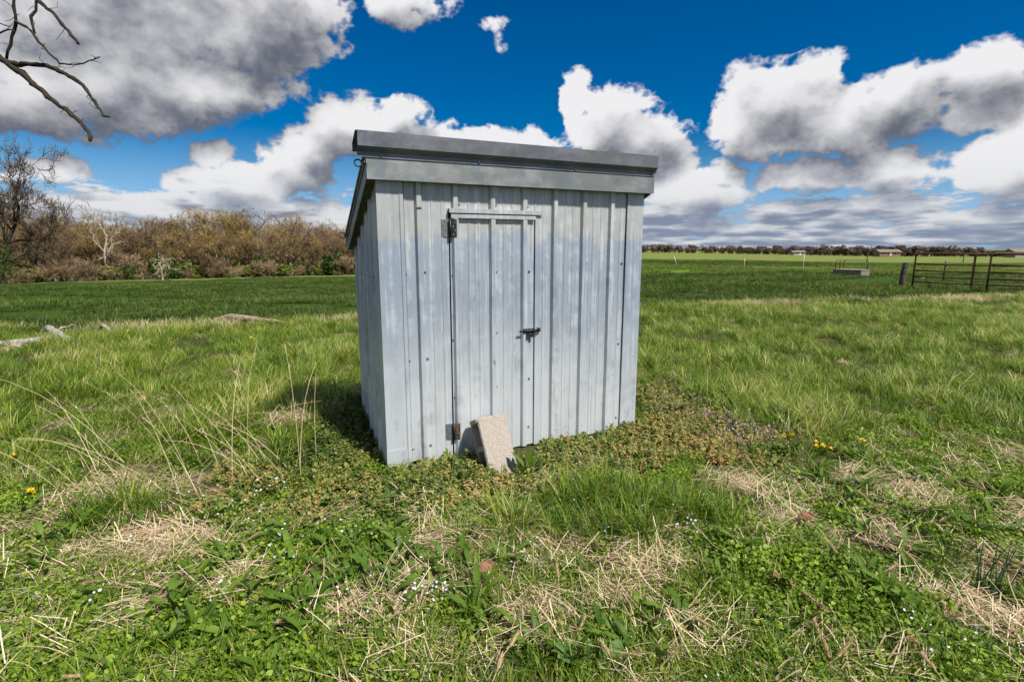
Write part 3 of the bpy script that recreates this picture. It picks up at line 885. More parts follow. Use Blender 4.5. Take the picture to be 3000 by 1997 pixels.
# ------------------------------------------------------------------ scatter
def scatter(name, meshes, xy, scale, tint, label, cat, seed=0, tilt=0.12, zoff=0.0, rz=None):
    rng = np.random.default_rng(seed)
    n = len(xy)
    pc = bpy.data.collections.new(name + "_kinds")
    for i, me in enumerate(meshes):
        pc.objects.link(bpy.data.objects.new("%s_kind_%02d" % (name, i), me))
    pts = np.concatenate([xy, (height(xy[:, 0], xy[:, 1]) + zoff)[:, None]], 1)
    me = bpy.data.meshes.new(name)
    me.vertices.add(n); me.vertices.foreach_set("co", pts.astype(np.float32).ravel())
    rot = np.stack([rng.normal(0, tilt, n), rng.normal(0, tilt, n), rng.uniform(0, 6.283, n) if rz is None else rz], -1).astype(np.float32)
    a = me.attributes.new("rot", "FLOAT_VECTOR", "POINT"); a.data.foreach_set("vector", rot.ravel())
    a = me.attributes.new("scl", "FLOAT", "POINT"); a.data.foreach_set("value", np.asarray(scale, np.float32))
    a = me.attributes.new("tint", "FLOAT", "POINT"); a.data.foreach_set("value", np.asarray(tint, np.float32))
    a = me.attributes.new("pick", "INT", "POINT"); a.data.foreach_set("value", rng.integers(0, len(meshes), n).astype(np.int32))
    ng = bpy.data.node_groups.new(name + "_scatter", "GeometryNodeTree")
    ng.interface.new_socket("Geometry", in_out="INPUT", socket_type="NodeSocketGeometry")
    ng.interface.new_socket("Geometry", in_out="OUTPUT", socket_type="NodeSocketGeometry")
    gi = ng.nodes.new("NodeGroupInput"); go = ng.nodes.new("NodeGroupOutput")
    ci = ng.nodes.new("GeometryNodeCollectionInfo"); ci.inputs["Collection"].default_value = pc
    ci.inputs["Separate Children"].default_value = True; ci.inputs["Reset Children"].default_value = True
    ip = ng.nodes.new("GeometryNodeInstanceOnPoints"); ip.inputs["Pick Instance"].default_value = True
    def attr(nm, ty):
        q = ng.nodes.new("GeometryNodeInputNamedAttribute"); q.data_type = ty; q.inputs["Name"].default_value = nm
        return q.outputs["Attribute"]
    ng.links.new(gi.outputs[0], ip.inputs["Points"]); ng.links.new(ci.outputs[0], ip.inputs["Instance"])
    ng.links.new(attr("pick", "INT"), ip.inputs["Instance Index"])
    ng.links.new(attr("rot", "FLOAT_VECTOR"), ip.inputs["Rotation"]); ng.links.new(attr("scl", "FLOAT"), ip.inputs["Scale"])
    ng.links.new(ip.outputs[0], go.inputs[0])
    o = new_obj(name, me)
    md = o.modifiers.new("scatter", "NODES"); md.node_group = ng
    for mm in meshes:
        for x in mm.materials:
            if x and x.name not in [y.name for y in me.materials if y]: me.materials.append(x)
    tag(o, label, cat, kind="stuff")
    return o

def wedge(rng, n, r0, r1, half=0.98, power=1.0):
    """Points over the ground ahead, thinning with distance; power 1 = evenly per metre of distance."""
    r = (r0 ** (2 - power) + rng.uniform(0, 1, n) * (r1 ** (2 - power) - r0 ** (2 - power))) ** (1 / (2 - power)) if power != 2 else r0 * (r1 / r0) ** rng.uniform(0, 1, n)
    a = rng.uniform(-half, half, n)
    return np.stack([r * np.sin(a), r * np.cos(a)], -1)

def shed_uw(xy):
    d = xy - SHED_A[None, :]
    return d @ ST, d @ SN

def in_shed(xy, m=0.0):
    u, w = shed_uw(xy)
    return (u > -m) & (u < SHED_W + m) & (w > -m) & (w < SHED_D + m)

def blob(xy, pts):
    """1 at the centres, falling off: a list of (x, y, rx, ry[, weight])."""
    s = np.zeros(len(xy))
    for p in pts:
        s = np.maximum(s, (p[4] if len(p) > 4 else 1.0) * np.exp(-(((xy[:, 0] - p[0]) / p[2]) ** 2 + ((xy[:, 1] - p[1]) / p[3]) ** 2)))
    return s

STRAW_SPOTS = [(1.33,2.87,.22,.14),(1.36,2.62,.25,.16),(1.50,2.52,.25,.12),(1.55,2.32,.25,.10),(1.82,2.32,.16,.10),(2.2,3.05,.3,.12,.8),(2.44,2.87,.3,.12,.9),(-2.2,2.87,.5,.2),(-1.77,2.32,.3,.15),(-1.87,2.18,.35,.15),(-1.31,1.95,.25,.14),(-1.61,2.40,.3,.15),
 (-1.83,1.76,.2,.1,.8),(-.51,1.86,.16,.14),(-.27,1.78,.20,.10),(0,1.78,.22,.08,.9),(-.11,1.58,.26,.08),(.38,1.88,.20,.09,.9),(.79,1.72,.24,.09,.9),(1.75,1.88,.2,.12),(1.85,1.74,.25,.12),(1.2,1.65,.25,.10,.8),(-.34,2.38,.10,.16,.9),(-.9,1.97,.12,.08,.7),
 (-1.79,4.35,.30,.20,1.3),(-1.43,3.97,.24,.15,1.2),(-1.61,3.82,.24,.15,1.2),(-1.45,4.78,.30,.25,1.3),(2.61,2.62,.3,.1,.8),(.05,2.2,.2,.12,.6),(.62,2.15,.3,.15,.7),(.30,2.30,.25,.1,.5)]
HENBIT_SPOTS = [(-1.40,3.02,.32,.26,.9),(-.93,2.85,.38,.26),(-.48,3.0,.40,.28),(-.2,2.85,.35,.22),(.21,3.12,.40,.25),(.69,3.42,.38,.28),(1.15,3.72,.36,.34),(1.38,3.72,.30,.36),(1.38,4.4,.24,.40,.9),(1.40,4.95,.2,.35,.7),(1.40,3.30,.30,.24,.8),(-1.10,3.95,.26,.36,.8),(-1.15,3.45,.30,.32),(-1.35,2.62,.28,.14,.6)]
TUFT_SPOTS = [(.05,2.57,.16,.12),(.29,2.67,.2,.12),(.54,2.75,.22,.12),(.75,2.62,.18,.12),(.92,2.55,.15,.1),(.16,2.42,.2,.12),(.35,2.45,.3,.14,.8),(.75,2.40,.25,.12,.7)]
TUFT2 = [(-2.04,2.60,.16,.10)]

rng = np.random.default_rng(11)
fence_y = lambda xy: xy[:, 1] - xy[:, 0] * 0.30 - 11.4

# short mixed grass everywhere near
p = wedge(rng, 36000, 1.25, 24.0, power=1.1)
p = p[~in_shed(p, 0.02) & (fence_y(p) < 1.0)]
hb = blob(p, HENBIT_SPOTS); st = blob(p, STRAW_SPOTS)
patch = fbm(p[:, 0] * 1.6, p[:, 1] * 1.6, 5, 3)
keep = rng.uniform(0, 1, len(p)) < np.clip(1.0 - 0.95 * hb - 0.55 * st, 0.06, 1) * np.clip((patch - 0.25) * 3.0, 0.25, 1)
p = p[keep]; patch = patch[keep]
GR_SHORT = [tuft("grass_short", 20 + i, 26, 0.035, 0.11, 0.055, 0.0042, (0.1, 0.9), (0.2, 1.2), 3, (0.15, 0.85)) for i in range(5)]
scatter("short_grass", GR_SHORT, p, rng.uniform(0.7, 1.35, len(p)) * (1 + 0.25 * np.clip((p[:, 1] - 4) / 8, 0, 1)), (patch - 0.5) * 0.5 + rng.normal(0, 0.06, len(p)),
        "short green grass covering the ground around the shed", "grass", 1)

# long rough grass on both sides of the shed
p = wedge(rng, 40000, 2.2, 25.0, power=0.85)
u, w = shed_uw(p)
left = (p[:, 0] < -1.35) & (p[:, 1] > 3.1 + 0.25 * (p[:, 0] + 1.35)); right = (p[:, 0] > 1.75) & (p[:, 1] > 3.72 + 0.02 * p[:, 0])
back = (p[:, 1] > 5.4)
n2 = fbm(p[:, 0] * 0.9, p[:, 1] * 0.9, 31, 3)
n5 = fbm(p[:, 0] * 2.2, p[:, 1] * 2.2, 63, 2)
dens = ((left | right | back) * np.clip((n2 * 0.45 + n5 * 0.55 - 0.38) * 5.0, 0.05, 1.0)) * (fence_y(p) < 0.4) * np.clip(1 - 1.2 * blob(p, HENBIT_SPOTS) - 0.85 * blob(p, STRAW_SPOTS), 0, 1)
sel = (rng.uniform(0, 1, len(p)) < dens) & ~in_shed(p, 0.05)
p = p[sel]; n2 = n2[sel]; n5 = n5[sel]
GR_LONG = [tuft("grass_long", 40 + i, 34, 0.09, 0.26, 0.075, 0.0050, (0.05, 0.75), (0.4, 1.7), 4, (0.08, 0.82), comb=0.6) for i in range(6)]
scatter("rough_grass", GR_LONG, p, (0.25 + 0.65 * n2 + 0.65 * n5) * rng.uniform(0.75, 1.25, len(p)), (n2 - 0.5) * 0.5 + (n5 - 0.5) * 0.35 + rng.normal(0.06, 0.09, len(p)),
        "long rough grass in tussocks either side of the shed", "grass", 2, rz=rng.normal(0.3, 0.9, len(p)))

# the dark tussock patch in front of the door
p = np.stack([rng.uniform(-0.3, 1.2, 1500), rng.uniform(2.2, 3.0, 1500)], -1)
p = p[rng.uniform(0, 1, len(p)) < blob(p, TUFT_SPOTS) ** 1.3 * 0.9 * np.clip((fbm(p[:, 0] * 5, p[:, 1] * 5, 71, 2) - 0.36) * 4, 0, 1)]
p2 = np.stack([rng.uniform(-2.3, -1.8, 90), rng.uniform(2.48, 2.75, 90)], -1); p2 = p2[rng.uniform(0, 1, 90) < blob(p2, TUFT2)]
p = np.concatenate([p, p2])
GR_DARK = [tuft("grass_dark", 60 + i, 26, 0.09, 0.28, 0.06, 0.0050, (0.0, 0.8), (0.2, 1.7), 4, (0.1, 0.85)) for i in range(5)]
scatter("tussock_grass", GR_DARK, p, rng.uniform(0.5, 1.15, len(p)), rng.normal(-0.04, 0.10, len(p)), "taller dark green grass clump in front of the shed door", "grass", 3)

# dead straw lying in mats
p = wedge(rng, 30000, 1.25, 13.0, power=0.9)
bk = fbm(p[:, 0] * 2.1, p[:, 1] * 2.1, 77, 3)
sp = blob(p, STRAW_SPOTS)
fence = np.exp(-((fence_y(p) + 0.3) / 0.5) ** 2)
broken = np.clip((fbm(p[:, 0] * 4.5, p[:, 1] * 4.5, 101, 2) - 0.36) * 4.0, 0.08, 1)
dens = np.clip(sp ** 1.6 * 0.52 * broken + np.clip((bk - 0.62) * 1.6, 0, 0.22) * (p[:, 1] < 3.3) + 0.035 * (bk > 0.50), 0, 1) * (1 - 0.85 * np.clip(blob(p, HENBIT_SPOTS) - sp, 0, 1)) + 0.0
dens = np.where((fence_y(p) < 0.8), dens, 0)
sel = (rng.uniform(0, 1, len(p)) < dens) & ~in_shed(p, 0.12)
p = p[sel]
STRAW = [straw_mesh("straw", 80 + i, 72, 0.12, 0.04, 0.18, 0.035, None if i < 3 else 0.4 * i) for i in range(6)]
scatter("dead_straw", STRAW, p, rng.uniform(0.7, 1.25, len(p)), rng.normal(0, 0.08, len(p)), "pale dead straw matted among the green weeds", "straw", 4, 0.10)
# the line of dead grass where the fence used to run
x = rng.uniform(-14, 24, 2600); p = np.stack([x, 11.4 + 0.30 * x + rng.normal(0, 0.30, len(x))], -1)
p = p[(fbm(p[:, 0] * 0.5, p[:, 1] * 0.5, 8, 2) > 0.44) & (np.abs(p[:, 0]) < p[:, 1] * 1.15)]
STRAW_UP = [tuft("straw_upright", 95 + i, 30, 0.10, 0.30, 0.10, 0.006, (0.2, 1.2), (0.2, 1.2), 3, (0.2, 1.0), M_STRAW) for i in range(3)]
scatter("dead_grass", STRAW_UP, p, rng.uniform(0.5, 1.1, len(p)), rng.normal(-0.05, 0.08, len(p)), "line of pale dead grass along the pasture edge", "dry grass", 5)

# dead nettle carpet round the foot of the shed
p = np.stack([rng.uniform(-2.1, 2.3, 9000), rng.uniform(2.3, 5.8, 9000)], -1)
uu, ww = shed_uw(p)
near_wall = np.clip((-ww - 0.03) / 0.10, 0.12, 1.0) * (ww < 0) * (uu < 1.1) + (ww >= 0) + (ww < 0) * (uu >= 1.1) * 0.9
ragged_edge = fbm(p[:, 0] * 3.0, p[:, 1] * 3.0, 23, 3)
sel = (rng.uniform(0, 1, len(p)) < np.clip(blob(p, HENBIT_SPOTS) * 1.3 - 0.25 + (ragged_edge - 0.5) * 1.1, 0, 1) * near_wall * 0.80 * np.clip(1 - blob(p, TUFT_SPOTS) - 0.7 * blob(p, STRAW_SPOTS), 0, 1)) & ~in_shed(p, 0.035) & ~((uu > 0.50) & (uu < 0.86) & (ww < 0) & (ww > -0.50))
p = p[sel]
pn = fbm(p[:, 0] * 1.5, p[:, 1] * 1.5, 55, 2)
isleft = (p[:, 0] < -0.95) & (p[:, 1] > 3.15)
HEN = [henbit_mesh("dead_nettle", 110 + i) for i in range(5)]
scatter("dead_nettle", HEN, p, rng.uniform(0.55, 1.35, len(p)), (pn - 0.45) * 0.9 - 0.25 * isleft, "carpet of bronze green dead nettle round the foot of the shed", "weeds", 6, 0.2)
p = np.stack([rng.uniform(1.1, 2.1, 480), rng.uniform(3.3, 5.2, 480)], -1)
p = p[(rng.uniform(0, 1, len(p)) < blob(p, [(1.7, 3.75, .3, .25), (1.5, 4.4, .2, .4, .6)]))]
scatter("pink_nettle_flowers", [henbit_mesh("dead_nettle_flowering", 130 + i, flowers=True) for i in range(2)], p, rng.uniform(0.8, 1.1, len(p)), rng.normal(0, 0.1, len(p)),
        "pink flowering dead nettle beside the far corner of the shed", "weeds", 7, 0.2)

# low small-leaved weeds through the foreground
p = wedge(rng, 9500, 1.25, 6.0, power=1.0)
lw = fbm(p[:, 0] * 1.9, p[:, 1] * 1.9, 91, 3)
dens = np.clip((lw - 0.36) * 3.0, 0, 1) * np.clip(1.1 - p[:, 1] / 6.0, 0.1, 1) * np.clip(1 - 0.8 * blob(p, STRAW_SPOTS) - 0.7 * blob(p, HENBIT_SPOTS) - blob(p, TUFT_SPOTS), 0, 1)
sel = (rng.uniform(0, 1, len(p)) < dens) & ~in_shed(p, 0.03)
p = p[sel]; lw = lw[sel]
WEED = [lowweed_mesh("low_weed", 140 + i, 80, 0.08, 0, (0.0055, 0.008, 0.006, 0.007)[i]) for i in range(4)]
scatter("low_weeds", WEED, p, rng.uniform(0.7, 1.3, len(p)), (lw - 0.55) * 0.8, "low small leaved weeds carpeting the foreground", "weeds", 8)
p = wedge(rng, 260, 1.3, 3.4, power=1.2)
p = p[(fbm(p[:, 0] * 2.5, p[:, 1] * 2.5, 19, 2) > 0.5) & ~in_shed(p, 0.2)]
scatter("speedwell_flowers", [lowweed_mesh("speedwell", 150 + i, 40, 0.07, 4) for i in range(3)], p, rng.uniform(0.8, 1.1, len(p)), rng.normal(0.1, 0.1, len(p)), "tiny pale blue flowers dotted through the foreground weeds", "flowers", 9)

# pasture beyond the fence line
p = wedge(rng, 60000, 8.0, 75.0, 0.9, power=1.15)
p = p[fence_y(p) > -0.2]
pn = fbm(p[:, 0] * 0.35, p[:, 1] * 0.55, 44, 4)
k_ = pn > 0.41; p = p[k_]; pn = pn[k_]
LUSH = [tuft("lush_grass", 170 + i, 42, 0.06, 0.20, 0.20, 0.010, (0.1, 0.8), (0.3, 1.2), 3, (0.1, 0.9), M_LUSH_SHADED) for i in range(5)]
strip = ((p[:, 1] > 33) & (p[:, 1] < 52) & (p[:, 0] > 0)) * 0.30  # sunlit strip again, as a lighter blade tint
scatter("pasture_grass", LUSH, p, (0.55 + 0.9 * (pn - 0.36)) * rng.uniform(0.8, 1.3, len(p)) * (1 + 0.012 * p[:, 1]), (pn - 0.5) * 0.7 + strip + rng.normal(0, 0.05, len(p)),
        "lush pasture grass with cloud shade painted into its green beyond the line of dead grass", "grass", 10)

# ------------------------------------------------------------------ trees
def tube_arrays(pts, rads, n):
    P_ = np.asarray(pts, float); m = len(P_)
    d = np.gradient(P_, axis=0); d /= np.maximum(np.linalg.norm(d, axis=1, keepdims=True), 1e-9)
    ref = np.array([0.93, 0.17, 0.31]); ref /= np.linalg.norm(ref)
    a = np.cross(d, ref); a /= np.maximum(np.linalg.norm(a, axis=1, keepdims=True), 1e-6); b = np.cross(d, a)
    th = np.linspace(0, 2 * math.pi, n, endpoint=False)
    V = P_[:, None, :] + np.asarray(rads)[:, None, None] * (np.cos(th)[None, :, None] * a[:, None, :] + np.sin(th)[None, :, None] * b[:, None, :])
    i = (np.arange(m - 1) * n)[:, None]; k = np.arange(n)[None, :]
    F = np.stack([i + k, i + (k + 1) % n, i + n + (k + 1) % n, i + n + k], -1).reshape(-1, 4)
    return V.reshape(-1, 3), F

class Tree:
    def __init__(self, seed, H, r0, levels=4, fork=0.35, spread=0.85, up=0.25, kids=(4, 4, 4, 3), shrink=0.66, twigs=6, twig_len=0.9, twig_w=0.055, wander=0.18, bare_to=0.3):
        self.rng = random.Random(seed); self.np = np.random.default_rng(seed)
        self.lines = []; self.tips = []
        self.p = dict(levels=levels, spread=spread, up=up, kids=kids, shrink=shrink, wander=wander, bare=bare_to)
        self.H = H
        self._br(Vector((0, 0, -0.4)), Vector((self.rng.uniform(-.06, .06), self.rng.uniform(-.06, .06), 1)).normalized(), H * fork * 1.6, r0, 0)
        self.twigs = twigs; self.tl = twig_len; self.tw = twig_w
    def _br(self, p, d, L, r, lvl):
        g = self.rng; q = self.p
        ns = 6 if lvl == 0 else 4
        pts = [p.copy()]; rads = [r * (1.25 if lvl == 0 else 1.0)]
        for k in range(ns):
            w = q["wander"] * (0.5 if lvl == 0 else 1.2)
            d = (d + Vector((g.gauss(0, w), g.gauss(0, w), g.gauss(0, w) + q["up"] * (0.35 if lvl else 0.2)))).normalized()
            p = p + d * (L / ns)
            pts.append(p.copy()); rads.append(r * (1 - 0.62 * (k + 1) / ns))
        self.lines.append((lvl, pts, rads))
        if lvl >= q["levels"]: self.tips.append((pts[-1], d)); return
        nk = q["kids"][min(lvl, len(q["kids"]) - 1)]
        for j in range(nk):
            t = q["bare"] + (1 - q["bare"]) * (j + g.uniform(0.2, 0.9)) / nk if lvl == 0 else 0.25 + 0.75 * (j + g.uniform(0.2, 0.9)) / nk
            t = min(t, 0.999); i = int(t * ns); f = t * ns - i
            bp = pts[i].lerp(pts[i + 1], f); br = rads[i] * (1 - f) + rads[i + 1] * f
            ang = g.uniform(0.45, 1.0) * q["spread"] * (1.15 if lvl == 0 else 1.0)
            axis = d.orthogonal().normalized(); axis.rotate(Matrix.Rotation(g.uniform(0, 6.283) if lvl else (j * 2.4 + g.uniform(-.5, .5)), 3, d))
            cd = d.copy(); cd.rotate(Matrix.Rotation(ang, 3, axis))
            self._br(bp, cd, L * q["shrink"] * g.uniform(0.75, 1.15) * (0.9 if lvl == 0 else 1.0), max(br * 0.68, 0.012), lvl + 1)
        self.tips.append((pts[-1], d))
    def meshes(self, name, split=2, mats=None, minr=0.0, tone=(0, 1), dome=None):
        T = []; C = []
        for lvl, pts, rads in self.lines:
            rads = [max(x, minr) for x in rads]
            v, f = tube_arrays(pts, rads, 7 if lvl == 0 else (5 if lvl == 1 else (4 if lvl == 2 else 3)))
            (T if lvl <= split else C).append((v, f, np.full(len(v), self.rng.uniform(*tone))))
        n = len(self.tips) * self.twigs
        if n:
            src = [(lvl, p) for lvl, p, r in self.lines if lvl >= max(2, self.p["levels"] - 1)]
            bs = []; az_ = []; le = []
            for k in range(n):
                if k % 2 == 0 and src:
                    _, pp = src[self.rng.randrange(len(src))]; i = self.rng.randrange(1, len(pp)); b = pp[i - 1].lerp(pp[i], self.rng.random()); dd = pp[i] - pp[i - 1]
                else:
                    b, dd = self.tips[self.rng.randrange(len(self.tips))]
                dd = dd.normalized() + Vector((self.rng.gauss(0, .7), self.rng.gauss(0, .7), self.rng.gauss(0.15, .6)))
                bs.append(b); az_.append(math.atan2(dd.y, dd.x)); le.append(math.atan2(math.hypot(dd.x, dd.y), dd.z))
            g = self.np
            v, f, t = ribbons(g, np.array([tuple(b) for b in bs]), np.array(az_), self.tl * g.uniform(0.4, 1.2, n), np.array(le), g.normal(-0.2, 0.4, n), self.tw * g.uniform(0.5, 1.3, n), 2, g.uniform(*tone, n), 1.5)
            C.append((v, f, t))
        out = []
        for nm, A in (("trunk", T), ("crown", C)):
            V, F, tn = join_arrays(A)
            if dome:  # crown kept to a lumpy dome: centre height, half width, half height
                c, rx, rz_ = dome
                q = (V - np.array([0, 0, c])) / np.array([rx, rx, rz_]); r = np.linalg.norm(q, axis=1)
                lump = 0.86 + 0.28 * vnoise(q[:, 0] / np.maximum(r, .1) * 2.2 + 7, q[:, 1] / np.maximum(r, .1) * 2.2 + q[:, 2] * 1.6 + 13, 5)
                k_ = np.where(r > lump, (lump + (r - lump) * 0.22) / np.maximum(r, 1e-6), 1.0)
                k_ = np.where(V[:, 2] > c - rz_ * 0.8, k_, 1.0)
                V = np.array([0, 0, c]) + (V - np.array([0, 0, c])) * k_[:, None]
            out.append(with_tone(mesh_np(name + "_" + nm, V, F, nm == "trunk"), tn))
        return out

def bark_mat(name, c1, c2, sc=3.0, bs=0.5, bd=0.03):
    m, nt, b = mat_new(name)
    v = pos_nodes(nt)
    n1 = noise(nt, mapped(nt, v, 3, 3, 0.8), sc, 6, 0.7); n2 = noise(nt, v, sc * 5, 4, 0.7)
    nt.links.new(mixc(nt, (n1 * 0.7 + n2 * 0.3).ramp(0.38, 0.62), c1, c2), b.inputs["Base Color"]); setp(b, rough=0.95, spec=0.1)
    bump(nt, b, n1 + n2 * 0.5, bs, bd)
    return m
M_BARK = bark_mat("bark_brown", (0.055, 0.045, 0.034), (0.16, 0.13, 0.095))
M_BARK_DARK = bark_mat("bark_dark", (0.022, 0.019, 0.014), (0.085, 0.072, 0.052))
M_BARK_DEAD = bark_mat("bark_dead", (0.014, 0.012, 0.009), (0.060, 0.050, 0.036), 26.0, 0.9, 0.012)
M_BARK_PALE = bark_mat("bark_pale", (0.17, 0.14, 0.105), (0.42, 0.37, 0.29), 1.2)
M_TWIG = leaf_mat("twig_brown", [(0.0, (0.075, 0.050, 0.032)), (0.4, (0.170, 0.112, 0.064)), (0.75, (0.255, 0.165, 0.090)), (1.0, (0.33, 0.23, 0.14))], 0.9, 0.0, 0.1, False, 0.5)
M_BUD = leaf_mat("twig_olive", [(0.0, (0.085, 0.062, 0.026)), (0.5, (0.195, 0.138, 0.052)), (1.0, (0.31, 0.225, 0.085))], 0.9, 0.0, 0.1, False, 0.5)
M_TWIG_PINK = leaf_mat("brush_twigs", [(0.0, (0.10, 0.070, 0.043)), (0.5, (0.235, 0.160, 0.097)), (1.0, (0.38, 0.28, 0.175))], 0.9, 0.0, 0.1, False, 0.5)
M_TWIG_FAR = leaf_mat("far_twigs", [(0.0, (0.095, 0.072, 0.060)), (0.5, (0.175, 0.130, 0.102)), (1.0, (0.26, 0.195, 0.145))], 0.9, 0.0, 0.1, False, 0.5)
M_EVER = leaf_mat("evergreen_leaves", [(0.0, (0.012, 0.028, 0.006)), (0.5, (0.042, 0.078, 0.012)), (1.0, (0.11, 0.150, 0.022))], 0.7, 0.15, 0.2, False, 0.5)
M_SPRING = leaf_mat("spring_leaves", [(0.0, (0.055, 0.075, 0.014)), (0.5, (0.115, 0.140, 0.024)), (1.0, (0.20, 0.21, 0.045))], 0.7, 0.3, 0.2, False, 0.5)

def two_part(name, meshes, mats, names=("trunk", "crown")):
    root = empty(name)
    for nm, me, m in zip(names, meshes, mats):
        me.materials.append(m); o = new_obj(nm, me, root, ())
    return root

def place_copy(root, loc, rz, sc, label, cat, group, first):
    if first: r = root
    else:
        r = root.copy(); COL.objects.link(r)
        for ch in root.children:
            c = ch.copy(); COL.objects.link(c); c.parent = r
    r.location = loc; r.rotation_euler = (0, 0, rz); r.scale = sc if isinstance(sc, (tuple, list)) else (sc, sc, sc)
    tag(r, label, cat, group)
    return r

def leafy(seed, n, rx, rz_, leaf, tone=(0, 1), cone=0.0):
    rng = np.random.default_rng(seed)
    d = rng.normal(0, 1, (n, 3)); d /= np.linalg.norm(d, axis=1, keepdims=True)
    lump = 0.72 + 0.45 * vnoise(d[:, 0] * 2.3 + 5 + seed, d[:, 1] * 2.3 + d[:, 2] * 1.9 + 9, seed)
    r = rng.uniform(0.35, 1.0, n) ** 0.6 * lump
    z = (d[:, 2] * r * 0.5 + 0.5) * rz_
    k = np.clip(1.0 - cone * (z / rz_), 0.1, 1)
    c = np.stack([d[:, 0] * r * rx * k, d[:, 1] * r * rx * k, z + 0.1], -1)
    nv = d * 0.6 + rng.normal(0, 0.6, (n, 3)); nv[:, 2] += 0.3; nv /= np.linalg.norm(nv, axis=1, keepdims=True)
    V, F, T = disc_leaves(rng, c, nv, leaf * rng.uniform(0.6, 1.4, n), rng.uniform(*tone, n), 5, 0.5)
    return with_tone(mesh_np("crown", V, F), T)

def stem_mesh(h, r):
    v, f = tube_arrays([(0, 0, -0.3), (0.03, 0, h * 0.4), (0, 0.05, h * 0.8)], [r, r * 0.8, r * 0.4], 6)
    return with_tone(mesh_np("trunk", v, f, True), np.full(len(v), 0.4))

gz = lambda x, y: float(height(np.array([x]), np.array([y]))[0])
def polar(k, dep):  # k = sideways per metre ahead
    return k * dep, dep * 1.0

tr = random.Random(77)
# woods on the left: five builds of bare tree, copied
WOOD = []
for i in range(6):
    t = Tree(200 + i, 13.0, 0.34, levels=4, fork=0.40, spread=1.0, up=0.16, kids=(7, 4, 4, 3), shrink=0.64, twigs=8, twig_len=0.75, twig_w=0.060, bare_to=0.34, wander=0.28)
    WOOD.append(two_part("bare_tree", t.meshes("bare_tree", 2, dome=(7.9, 5.0, 4.9)), (M_BARK_DARK, M_BUD if i in (1, 3, 4) else M_TWIG)))
used = [False] * 6
spots = []
for row, (off, hgt, step) in enumerate(((0, 0.80, 0.040), (7, 0.96, 0.032), (17, 1.08, 0.030), (30, 1.22, 0.028), (44, 1.38, 0.028))):
    k = -1.30
    while k < -0.20:
        dep0 = np.interp(k, [-1.3, -0.97, -0.30, -0.2], [82, 90, 122, 128])
        spots.append((k + tr.uniform(-0.012, 0.012), dep0 + off + tr.uniform(-3, 3), hgt, row))
        k += step * tr.uniform(0.75, 1.3) * (1.35 if row == 0 else 1.0)
for (k, dep, hg, row) in spots:
    if row == 0 and -0.82 < k < -0.68: continue
    i = tr.randrange(6)
    if -0.62 < k < -0.44 and row >= 1 and tr.random() < 0.7: i = tr.choice((1, 3, 4))
    x, y = k * dep, dep
    s = hg * tr.uniform(0.82, 1.10)
    if -0.60 < k < -0.46: s *= 1.10
    place_copy(WOOD[i], (x, y, gz(x, y) - 0.1), tr.uniform(0, 6.28), (s * 1.06, s * 1.06, s), "bare budding tree in the brown woods across the pasture", "tree", "bare trees of the left woods", not used[i])
    used[i] = True

# brush along the wood edge
BRUSH = []
for i in range(4):
    t = Tree(240 + i, 4.2, 0.06, levels=3, fork=0.5, spread=1.0, up=0.18, kids=(7, 5, 4), shrink=0.62, twigs=10, twig_len=0.75, twig_w=0.05, bare_to=0.05)
    BRUSH.append(two_part("bare_shrub", t.meshes("bare_shrub", 0), (M_BARK, M_TWIG_PINK), ("stem", "branches")))
used = [False] * 4
k = -1.25
while k < -0.24:
    for row in range(3):
        dep = float(np.interp(k, [-1.3, -0.97, -0.30, -0.2], [80, 87, 118, 124])) + row * 4.0 - 3 + tr.uniform(-2, 2)
        if tr.random() < 0.50: continue
        x, y = (k + tr.uniform(-.015, .015)) * dep, dep
        i = tr.randrange(4); s = tr.uniform(0.4, 1.25) * (0.70 + 0.25 * row)
        place_copy(BRUSH[i], (x, y, gz(x, y) - 0.1), tr.uniform(0, 6.28), (s * 1.3, s * 1.3, s), "tan leafless shrub at the edge of the woods", "shrub", "bare shrubs along the wood edge", not used[i])
        used[i] = True
    k += 0.030 * tr.uniform(0.7, 1.3)

# evergreens and spring-green bushes among them
EV = [two_part("evergreen_tree", (stem_mesh(3.5, 0.12), leafy(300 + i, 1500, 2.0, 5.2, 0.16, (0, 1), 0.35)), (M_BARK_DARK, M_EVER)) for i in range(3)]
used = [False] * 3
for (k, ddep, s) in ((-0.665, -3, 0.95), (-0.64, 2, 0.75), (-0.475, 1, 0.9), (-0.46, 4, 1.0), (-0.345, 1, 0.95), (-0.325, 3, 1.1), (-0.31, 0, 0.8), (-0.40, 3, 0.7), (-0.55, 5, 0.7), (-0.90, 2, 0.7), (-0.96, 2, 1.0), (-0.93, 3, 0.75), (-1.03, 0, 1.15), (-1.08, 0, 1.0), (-0.72, 3, .6), (-0.285, 2, 0.9)):
    dep = float(np.interp(k, [-1.3, -0.97, -0.30, -0.2], [80, 87, 118, 124])) + ddep
    i = tr.randrange(3); x, y = k * dep, dep
    place_copy(EV[i], (x, y, gz(x, y) - 0.15), tr.uniform(0, 6.28), (s * 1.15, s * 1.15, s), "dark green evergreen standing among the bare woods", "evergreen", "evergreens in the woods", not used[i]); used[i] = True
SB = [two_part("green_bush", (stem_mesh(1.2, 0.04), leafy(320 + i, 700, 1.5, 2.2, 0.12)), (M_BARK, M_SPRING), ("stem", "foliage")) for i in range(2)]
used = [False] * 2
